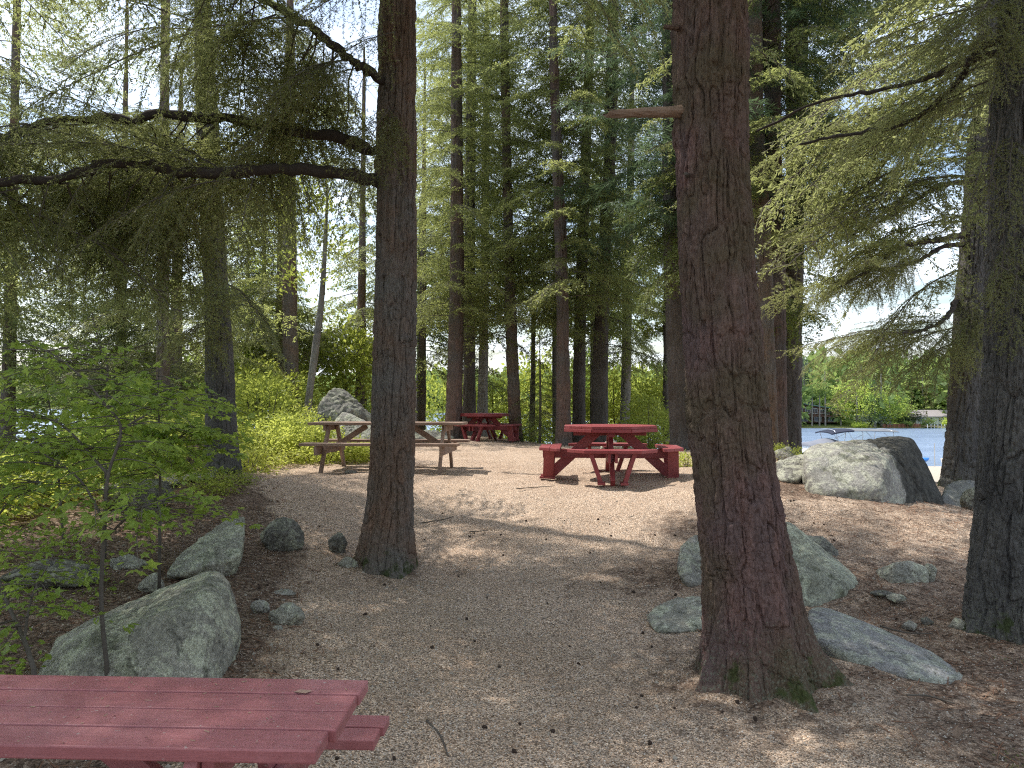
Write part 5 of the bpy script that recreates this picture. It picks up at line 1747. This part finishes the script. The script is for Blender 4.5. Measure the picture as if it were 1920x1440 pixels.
bx, by = PX(1592, 46), 46.0
tb = empty('pontoon_boat', (bx, by, WATER_Z), 'moored pontoon boat under grey cover with raised bimini, behind the biggest boulder', 'boat', None, R(3))
for s_ in (-1, 1):
    V = tube_verts(spline([(-3.1, s_ * .9, .10), (-2.5, s_ * .9, .12), (2.2, s_ * .9, .12), (2.8, s_ * .9, .2), (3.05, s_ * .9, .32)], 20), np.interp(np.linspace(0, 1, 20), [0, .05, .85, 1], [.25, .3, .3, .05]), 14)
    obj('pontoon', mesh_np('pontoon', V, [grid_faces(14, 20, True)], [ALU], smooth=True), tb)
MB().box((0, 0, .48), (6.0, 2.4, .1)).build('deck', WHITE, tb, .02)
MB().box((0, -1.14, .72), (5.6, .04, .38)).box((0, 1.14, .72), (5.6, .04, .38)).box((-2.8, 0, .72), (.04, 2.24, .38)).box((2.8, 0, .72), (.04, 2.24, .38)).build('railing', WHITE, tb, .01)
n = 31
cxs = np.linspace(-2.9, 2.9, n)
cys = np.linspace(-1.2, 1.2, 13)
CXX, CYY = np.meshgrid(cxs, cys)
hump = .98 + .34 * np.exp(-((CXX + 1.6) / .9) ** 2) + .16 * np.exp(-((CXX - .9) / 1.2) ** 2) + .05 * np.sin(CXX * 4) - .30 * np.abs(CYY / 1.2) ** 4 - .05 * np.abs(CYY)
V = np.stack([CXX, CYY, hump], -1).reshape(-1, 3)
V2 = V.copy(); V2[:, 2] = .9 - .26 * (np.abs(CYY.ravel()) > 1.19)
ed = np.concatenate([V, V2])
f = grid_faces(n, 13, False)
sides = []
N0 = len(V)
for r_, c_ in [((0, i), (0, i + 1)) for i in range(n - 1)] + [((12, i + 1), (12, i)) for i in range(n - 1)]:
    a, b = r_[0] * n + r_[1], c_[0] * n + c_[1]
    sides.append((b, a, a + N0, b + N0))
for j in range(12):
    a, b = j * n, (j + 1) * n
    sides.append((a, b, b + N0, a + N0))
    a, b = j * n + n - 1, (j + 1) * n + n - 1
    sides.append((b, a, a + N0, b + N0))
obj('boat_cover', mesh_np('boat_cover', ed, [f, np.array(sides)], [COVER], smooth=True), tb)
# bimini
m = MB()
for xx in (-1.35, .3, 2.2):
    arc = [(xx + (.25 if xx < 0 else -.1), -1.05, .95), (xx, -1.05, 1.6), (xx - .05, -.85, 1.84), (xx - .05, 0, 1.9), (xx - .05, .85, 1.84), (xx, 1.05, 1.6), (xx + (.25 if xx < 0 else -.1), 1.05, .95)]
    m.tube(spline(arc, 30), .022, 6)
for s_ in (-1, 1):
    m.tube([(-1.1, s_ * 1.05, .95), (.3, s_ * 1.05, 1.6)], .016, 5)
    m.tube([(2.4, s_ * 1.05, .95), (1.6, s_ * 1.05, 1.7)], .016, 5)
    m.tube([(-.1, s_ * 1.05, .95), (-.6, s_ * 1.05, 1.75)], .016, 5)
m.build('bimini_frame', ALU, tb, smooth=True)
for nm, x0, x1, mt in (('folded_canvas', -1.65, -.25, NAVY), ('bimini_canopy', -.2, 2.5, GREYC)):
    xs_ = np.linspace(x0, x1, 14)
    ys_ = np.linspace(-1.1, 1.1, 13)
    A, B = np.meshgrid(xs_, ys_)
    z = 1.93 - .10 * np.abs(B / 1.1) ** 3 - (.18 * ((x0 + 1.4 - A) / 1.4).clip(0, 1) ** 2 if nm == 'folded_canvas' else .07 * ((A - x0) / 2.7) ** 2)
    top = np.stack([A, B, z], -1).reshape(-1, 3)
    bot = top - np.array([0, 0, .07 if nm == 'folded_canvas' else .035])
    k = len(top)
    fr = []
    ring = [j for j in range(14)] + [j * 14 + 13 for j in range(1, 13)] + [12 * 14 + j for j in range(12, -1, -1)] + [j * 14 for j in range(11, 0, -1)]
    for a, b in zip(ring, ring[1:] + ring[:1]): fr.append((b, a, a + k, b + k))
    obj(nm, mesh_np(nm, np.concatenate([top, bot]), [grid_faces(14, 13, False), grid_faces(14, 13, False)[:, ::-1] + k, np.array(fr)], [mt], smooth=False), tb)

# kayak
kx, ky = PX(1702, 40.5), 40.5
tk = empty('kayak', (kx, ky, gz(kx, ky) + .28), 'small blue kayak on a rack at the waterline right of the biggest boulder', 'kayak', None, R(6))
kp = spline([(-1.2, 0, .14), (-.8, 0, .02), (0, 0, 0), (.8, 0, .02), (1.2, 0, .14)], 30)
kr = np.interp(np.linspace(0, 1, 30), [0, .15, .5, .85, 1], [.02, .2, .3, .2, .02])
V = tube_verts(kp, kr, 16)
V[:, 2] = kp.repeat(16, 0)[:, 2] + (V[:, 2] - kp.repeat(16, 0)[:, 2]) * .55
obj('hull', mesh_np('hull', V, grid_faces(16, 30, True), [BLUE], smooth=True), tk)
MB().beam((-.5, 0, -.14), (-.5, 0, -.28), .5, .06, (1, 0, 0)).beam((.5, 0, -.14), (.5, 0, -.28), .5, .06, (1, 0, 0)).build('stand', WHITE, tk)
# post at the waterline
qx, qy = PX(1751, 39.5), 39.5
tp = empty('metal_post', (qx, qy, gz(qx, qy)), 'thin metal post with a crossbar at the water edge', 'post')
MB().tube([(0, 0, -.3), (0, 0, 1.2)], .025, 8).build('pole', ALU, tp)
MB().tube([(.03, 0, .1), (1.9, 0, .08)], .015, 6).build('crossbar', ALU, tp)
# small white motorboat drawn up on the beach
mx_, my_ = PX(1868, 30), 30
tm = empty('motorboat', (mx_, my_, gz(mx_, my_)), 'white motorboat drawn up on the beach, glimpsed between the two right hand trunks', 'boat', None, R(25))
st = np.linspace(0, 1, 24)
rows = []
for s in st:
    w = .85 * (1 - max(0, (s - .55) / .45) ** 2.2) + .02
    zt = .75 + .2 * s ** 2
    zk = .05 + .5 * max(0, (s - .7) / .3) ** 2
    x = -2.2 + 4.6 * s
    rows.append([(x, -w, zt), (x, -w * .9, zt * .6 + zk * .4), (x, -w * .55, zk + .08), (x, 0, zk), (x, w * .55, zk + .08), (x, w * .9, zt * .6 + zk * .4), (x, w, zt), (x, w * .8, zt + .03), (x, 0, zt + .06), (x, -w * .8, zt + .03)])
V = np.array(rows).reshape(-1, 3)
obj('hull', mesh_np('hull', V, [grid_faces(10, 24, True), np.array([list(range(10))])], [WHITE], smooth=False), tm)
MB().box((-2.35, 0, .9), (.3, .35, .5)).box((-2.4, 0, .4), (.12, .12, .6)).build('outboard_motor', NAVY, tm, .04)
MB().beam((.2, -.6, .86), (.0, -.6, 1.25), .02, .02).beam((.2, .6, .86), (.0, .6, 1.25), .02, .02).box((.02, 0, 1.22), (.02, 1.2, .06)).build('windshield_frame', ALU, tm)

# far shore houses
def house_window(parent, x, y, z, w, h, frame, glass, axis='y'):
    fo = MB().box((x, y, z + h / 2 + .04), (w + .12, .06, .08)).box((x, y, z - h / 2 - .04), (w + .12, .06, .08)).box((x - w / 2 - .03, y, z), (.06, .06, h)).box((x + w / 2 + .03, y, z), (.06, .06, h)).box((x, y, z), (.05, .05, h)).build('window', frame, parent)
    MB().box((x, y + .02, z), (w, .03, h)).build('pane', glass, fo)


GLASS = mat_plain('dark_glass', (.05, .07, .09), .08, .6, 0, .1)
BROWNW = mat_plain('brown_cladding', (.17, .10, .075), .8, .2, 0, .3, 4)
GREENR = mat_plain('green_metal_roof', (.20, .33, .29), .4, .4, 0, .1)
BLUEW = mat_plain('blue_grey_cladding', (.30, .42, .50), .7, .3, 0, .1)
WHITEW = mat_plain('white_cladding', (.70, .71, .70), .7, .3, 0, .1)
ROOFG = mat_plain('grey_shingles', (.30, .27, .27), .9, .2, 0, .2, 3)
hx, hy = PX(1514, 111), 111
th = empty('lodge', (hx, hy, gz(hx, hy)), 'brown lodge with a sloping green roof and tall windows across the lake', 'house', None, R(-8))
MB().box((0, 0, .75), (8, 5, 1.5)).build('wall', BROWNW, th)
pr = MB()
pr.add([(-4, -2.5, 1.5), (4, -2.5, 1.5), (4, -2.5, 1.75), (-4, -2.5, 3.1), (-4, 2.5, 1.5), (4, 2.5, 1.5), (4, 2.5, 1.75), (-4, 2.5, 3.1)],
       [(0, 1, 2, 3), (5, 4, 7, 6), (1, 5, 6, 2), (4, 0, 3, 7), (3, 2, 6, 7)])
pr.build('gable', BROWNW, th)
MB().beam((-4.6, 0, 3.33), (4.7, 0, 1.74), 6.2, .14).build('roof', GREENR, th)
for i in range(8):
    xx = -3.6 + i * 1.0
    hh = 3.05 - (xx + 4) / 8 * 1.36 - 1.5
    house_window(th, xx, -2.53, 1.28 + hh / 2, .62, max(.5, hh * .8), WHITEW, GLASS)
for i in range(4):
    house_window(th, -3.0 + i * 1.9, -2.53, .5, .9, .5, WHITEW, GLASS)
MB().box((0, -3.3, .95), (8, 1.5, .1)).build('balcony', BROWNW, th)
m = MB()
for i in range(17): m.box((-4 + i * .5, -4.0, 1.25), (.06, .05, .5))
m.box((0, -4.0, 1.53), (8, .08, .06)).build('balustrade', BROWNW, th)
hx, hy = PX(1762, 109), 109
tc = empty('cottage', (hx, hy, gz(hx, hy)), 'low white and blue cottage with a grey roof across the lake', 'house', None, R(2))
MB().box((-1.6, 0, .5), (6.2, 4, 1.1)).build('wall', WHITEW, tc)
MB().box((3.0, -.1, .5), (3.0, 4.4, 1.1)).build('porch', BLUEW, tc)
pr = MB()
pr.add([(-5, -2.5, 1.02), (4.8, -2.5, 1.02), (4.8, 2.5, 1.02), (-5, 2.5, 1.02), (-5, 0, 2.0), (4.8, 0, 2.0), (-5, -2.5, 1.1), (4.8, -2.5, 1.1), (4.8, 2.5, 1.1), (-5, 2.5, 1.1)],
       [(0, 3, 2, 1), (0, 1, 7, 6), (6, 7, 5, 4), (2, 3, 9, 8), (8, 9, 4, 5), (0, 6, 4, 9, 3), (1, 2, 8, 5, 7)])
pr.build('roof', ROOFG, tc)
for x, w in ((-3.9, .6), (-2.6, .5), (-1.2, .5), (.3, .6)): house_window(tc, x, -2.03, .62, w, .5, WHITEW, GLASS)
for x, w in ((2.2, .45), (3.4, .8)): house_window(tc, x, -2.33, .55, w, .55, WHITEW, GLASS)
hx, hy = PX(1634, 109), 109
tv = empty('camper_trailer', (hx, hy, gz(hx, hy)), 'white camper trailer half hidden by the far shore trees', 'trailer', None, R(-4))
bd = MB().box((0, 0, .85), (4.6, 1.9, 1.15)).build('body', WHITE, tv, .3)
MB().box((-1.2, -.97, 1.0), (.7, .04, .4)).build('window', GLASS, tv)
MB().box((1.0, -.97, 1.0), (.9, .04, .4)).build('window', GLASS, tv)
for xx in (-.2, .5):
    V = tube_verts(np.array([(xx, -.99, .3), (xx, -.8, .3)]), np.array([.3, .3]), 16)
    obj('wheel', mesh_np('wheel', V, [grid_faces(16, 2, True), np.array([list(range(16))]), np.array([list(range(31, 15, -1))])], [NAVY]), tv)
hx, hy = PX(1846, 106), 106
tt_ = empty('white_tent', (hx, hy, gz(hx, hy)), 'white peaked shelter on the far shore near the right edge', 'tent')
m = MB()
m.add([(-1.5, -1.2, .9), (1.5, -1.2, .9), (1.5, 1.2, .9), (-1.5, 1.2, .9), (0, 0, 1.7)], [(0, 1, 4), (1, 2, 4), (2, 3, 4), (3, 0, 4), (3, 2, 1, 0)])
m.build('canopy', WHITE, tt_)
m = MB()
for sx in (-1.4, 1.4):
    MB().tube([(sx, -1.1, -.2), (sx, -1.1, .93)], .04, 6).build('pole', ALU, tt_)
# retaining strip of reddish stakes
x0, x1 = PX(1655, 104.2), PX(1725, 104.2)
tf_ = empty('shore_fence', ((x0 + x1) / 2, 104.2, WATER_Z), 'low reddish stake fence along the far shore before the cottage', 'fence')
m = MB()
g = random.Random(3)
for i in range(30):
    m.box((-(x1 - x0) / 2 + (x1 - x0) * i / 29, g.uniform(-.1, .1), .25), (.1, .06, .6 + g.uniform(-.1, .1)))
m.build('stakes', mat_plain('rusty_stakes', (.28, .12, .08), .9, .1, 0, .2, 4), tf_)
m = MB()
x0, x1 = PX(1728, 104), PX(1760, 104)
td = empty('dock', ((x0 + x1) / 2, 103.2, WATER_Z), 'small pale dock with posts before the cottage', 'dock')
MB().box((0, 0, .28), (x1 - x0, 1.4, .08)).build('deck', WOOD_T, td)
for i in range(6):
    MB().tube([(-(x1 - x0) / 2 + (x1 - x0) * i / 5, -.6, -.5), (-(x1 - x0) / 2 + (x1 - x0) * i / 5, -.6, .55)], .045, 6).build('post', WHITEW, td)


# far shore trees
def far_tree(px, d, w_px, top_py, mat, label, seed, kind='round', name='broadleaf_tree', group=None, leaf=.3, n_cl=90, per=26, trunk_mat=None):
    x = PX(px, d)
    z = gz(x, d)
    top = P(px, top_py, d)[2]
    h = top - z
    rx = w_px / 2 * d / F
    t = empty(name, (x, d, z), label, 'tree', group)
    MB().tube([(0, 0, -.3), (.05, 0, h * .4), (0, 0, h * .9)], [h * .03, h * .022, h * .006], 7).build('trunk', trunk_mat or BARK_PALE, t)
    g = np.random.default_rng(seed)
    C = Crown()
    if kind == 'round':
        leaf_cloud(C, g, n_cl, per, rx, rx, h * .42, h * .56, leaf, spread=rx * .16, shell=.5)
    else:
        lv = int(14 + h)
        for i in range(lv):
            f = (i + .5) / lv
            zz = h * (.12 + .88 * f)
            r = rx * (1 - f) ** .85 * g.uniform(.75, 1.2) + .08
            nb_ = max(4, int(9 * (1 - f) + 4))
            for j in range(nb_):
                a = g.uniform(0, 6.283)
                k = 12
                s = g.uniform(.1, 1, k)[:, None]
                pos = np.array([0, 0, zz]) + np.array([math.cos(a), math.sin(a), -.25]) * s * r + g.normal(0, .06 * rx, (k, 3))
                dd = np.array([math.cos(a), math.sin(a), -.1]) + g.normal(0, .5, (k, 3))
                place_leaves(C, OVAL_Q, pos, dd, leaf * .8, g, 0, .6)
    obj('crown', C.mesh('crown', [mat]), t)
    return t


far_tree(1606, 106.5, 105, 716, FARYEL, 'bright yellow green broad tree right of the lodge across the lake', 601, n_cl=150, per=30, leaf=.26)
far_tree(1668, 106, 80, 738, FARYEL, 'yellow green tree beside the grey spruce across the lake', 602, n_cl=120, per=28, leaf=.25)
far_tree(1640, 104.8, 62, 712, FARBLUE, 'grey green spruce in front of the bright trees across the lake', 603, 'cone', 'spruce_tree', leaf=.3)
far_tree(1693, 107, 56, 766, FARDARK, 'dark cedar clump left of the cottage across the lake', 604, n_cl=70, per=30, leaf=.22)
far_tree(1508, 113, 74, 672, FARBLUE, 'tall pale conifer above the lodge across the lake', 605, 'cone', 'spruce_tree', leaf=.38)
for i, px in enumerate((1522, 1536, 1547)):
    x, d = PX(px, 106.5), 106.5
    t = empty('slender_tree', (x, d, gz(x, d)), 'pale thin trunk standing before the lodge across the lake', 'tree', 'pale trunks before the lodge')
    MB().tube([(0, 0, -.3), (.05, 0, 2.4), (.1, 0, 5.6)], [.13, .10, .03], 7).build('trunk', BARK_PALE, t)
    g = np.random.default_rng(660 + i)
    C = Crown()
    leaf_cloud(C, g, 34, 20, .9, .9, 1.0, 5.0, .24, spread=.25)
    obj('crown', C.mesh('crown', [FARLEAF]), t)
far_tree(1576, 110, 40, 752, FARYEL, 'small yellow tree at the right end of the lodge roof', 606, n_cl=60, leaf=.22)
for i, (px, tp, w) in enumerate(((1550, 735, 80), (1600, 722, 90), (1720, 715, 110), (1775, 708, 110), (1835, 700, 100), (1900, 695, 120), (1960, 690, 130), (1470, 715, 90), (1400, 715, 90), (1330, 720, 90), (1665, 718, 90))):
    far_tree(px, 118 + 3 * (i % 3), w, tp, FARLEAF, 'green tree in the wood behind the houses across the lake', 610 + i, group='trees behind the far houses', n_cl=110, per=26, leaf=.36)
for i, (px, w, hpx) in enumerate(((1740, 26, 16), (1782, 26, 18), (1826, 24, 14), (1610, 30, 8), (1700, 20, 10))):
    x, d = PX(px, 104.6), 104.6
    t = empty('shore_bush', (x, d, gz(x, d)), 'rounded bush along the far shore', 'bush', 'bushes along the far shore')
    g = np.random.default_rng(640 + i)
    C = Crown()
    r = w / 2 * d / F
    leaf_cloud(C, g, 40, 22, r, r * .7, hpx / F * d * .5, hpx / F * d * .5, .2, spread=r * .2)
    obj('foliage', C.mesh('foliage', [FARYEL if i % 2 else FARLEAF]), t)


def far_wood(name, label, ang, d0, d1, n, hgt, mat, seed, leaf):
    g = np.random.default_rng(seed)
    C = Crown()
    a = np.radians(g.uniform(ang[0], ang[1], n))
    dist = g.uniform(d0, d1, n)
    x, y = np.tan(a) * dist, dist
    fs = far_shore(x, y)
    y = fs + 2 + (dist - d0) * .8
    x = np.tan(a) * y
    z = height(x, y)
    for i in range(n):
        h = hgt * g.uniform(.65, 1.25)
        r = h * g.uniform(.18, .32)
        k = 90
        u = g.normal(0, 1, (k, 3))
        u /= np.linalg.norm(u, axis=1)[:, None]
        con = g.uniform() < .5
        pos = u * np.array([r, r, h * .46]) * g.uniform(.55, 1, (k, 1)) + np.array([0, 0, h * .52])
        if con: pos[:, :2] *= np.clip((1.05 - pos[:, 2:3] / h), .05, 1) * 1.6
        place_leaves(C, OVAL_Q, pos + np.array([x[i], y[i], z[i]]), u + g.normal(0, .5, (k, 3)), leaf * h / 9, g, 0, .8)
        C.tube(np.array([(x[i], y[i], z[i] - .5), (x[i], y[i], z[i] + h * .8)]), np.array([.15, .06]) * h / 8, 4)
    o = obj(name, C.mesh(name, [mat, BARK_PALE]))
    tag(o, label, 'wood', None, 'stuff')


far_wood('far_wood', 'wood on the far shore behind the houses', (17, 46), 0, 60, 260, 9, FARLEAF, 701, 1.5)
far_wood('far_wood', 'wood on the far shore seen between the trunks', (-20, 20), 0, 60, 340, 10, FARLEAF, 702, 1.8)
far_wood('far_wood', 'wooded hillside on the far left shore', (-46, -16), 0, 140, 420, 15, FARLEAF, 703, 2.0)

# ------------------------------------------------------------------ light, sky, camera
SUNV = Vector((.5, -.25, -1.0)).normalized()
el = math.asin(-SUNV.z)
az = math.atan2(-SUNV.x, -SUNV.y)
ld = bpy.data.lights.new('sun', 'SUN')
ld.energy = 3.3
ld.angle = R(.53)
ld.color = (1, .955, .88)
lo = bpy.data.objects.new('sun', ld)
COL.objects.link(lo)
lo.rotation_euler = SUNV.to_track_quat('-Z', 'Y').to_euler()
lo.location = (-10, 5, 30)

w = bpy.data.worlds.new('World')
SC.world = w
w.use_nodes = True
nt = w.node_tree
nt.nodes.clear()
k = NT(nt)
sky = k.n('ShaderNodeTexSky', sky_type='NISHITA', sun_disc=False, sun_elevation=el, sun_rotation=az, air_density=1.2, dust_density=2.0)
tc = k.n('ShaderNodeTexCoord')
sep = k.n('ShaderNodeSeparateXYZ', inp={'Vector': tc.outputs['Generated']})
zc = k.math('MAXIMUM', sep.outputs[2], .06)
cv = k.n('ShaderNodeCombineXYZ', inp={'X': k.math('DIVIDE', sep.outputs[0], zc), 'Y': k.math('DIVIDE', sep.outputs[1], zc), 'Z': 0.0})
cn_ = k.noise(cv.outputs[0], .55, 6, .6, .3).outputs[0]
cl = k.ramp(cn_, [(.40, g3(0)), (.64, g3(1))])
col = k.mix(k.math('MULTIPLY', cl, .82), sky.outputs[0], (7.2, 7.8, 8.8))
bg_ = k.n('ShaderNodeBackground', inp={'Color': col, 'Strength': .15})
ow = nt.nodes.new('ShaderNodeOutputWorld')
nt.links.new(bg_.outputs[0], ow.inputs[0])

cd = bpy.data.cameras.new('camera')
cd.sensor_width = 36
cd.lens = 36 * F / 1920
cd.clip_end = 3000
cd.clip_start = .05
cam = bpy.data.objects.new('camera', cd)
COL.objects.link(cam)
cam.location = (0, 0, EYE)
cam.rotation_euler = (math.pi / 2 + PITCH, 0, 0)
SC.camera = cam
SC.view_settings.view_transform = 'Standard'
SC.view_settings.look = 'None'
SC.view_settings.exposure = .72
SC.view_settings.gamma = 1
try:
    SC.view_settings.use_curve_mapping = False
except Exception:
    pass
SC.render.engine = 'CYCLES'
SC.cycles.use_denoising = False
SC.cycles.use_adaptive_sampling = False
SC.cycles.filter_width = 1.15
SC.cycles.sample_clamp_indirect = 4
SC.cycles.max_bounces = 8
SC.cycles.diffuse_bounces = 4
SC.cycles.glossy_bounces = 2
SC.cycles.transmission_bounces = 4
SC.cycles.caustics_reflective = False
SC.cycles.caustics_refractive = False
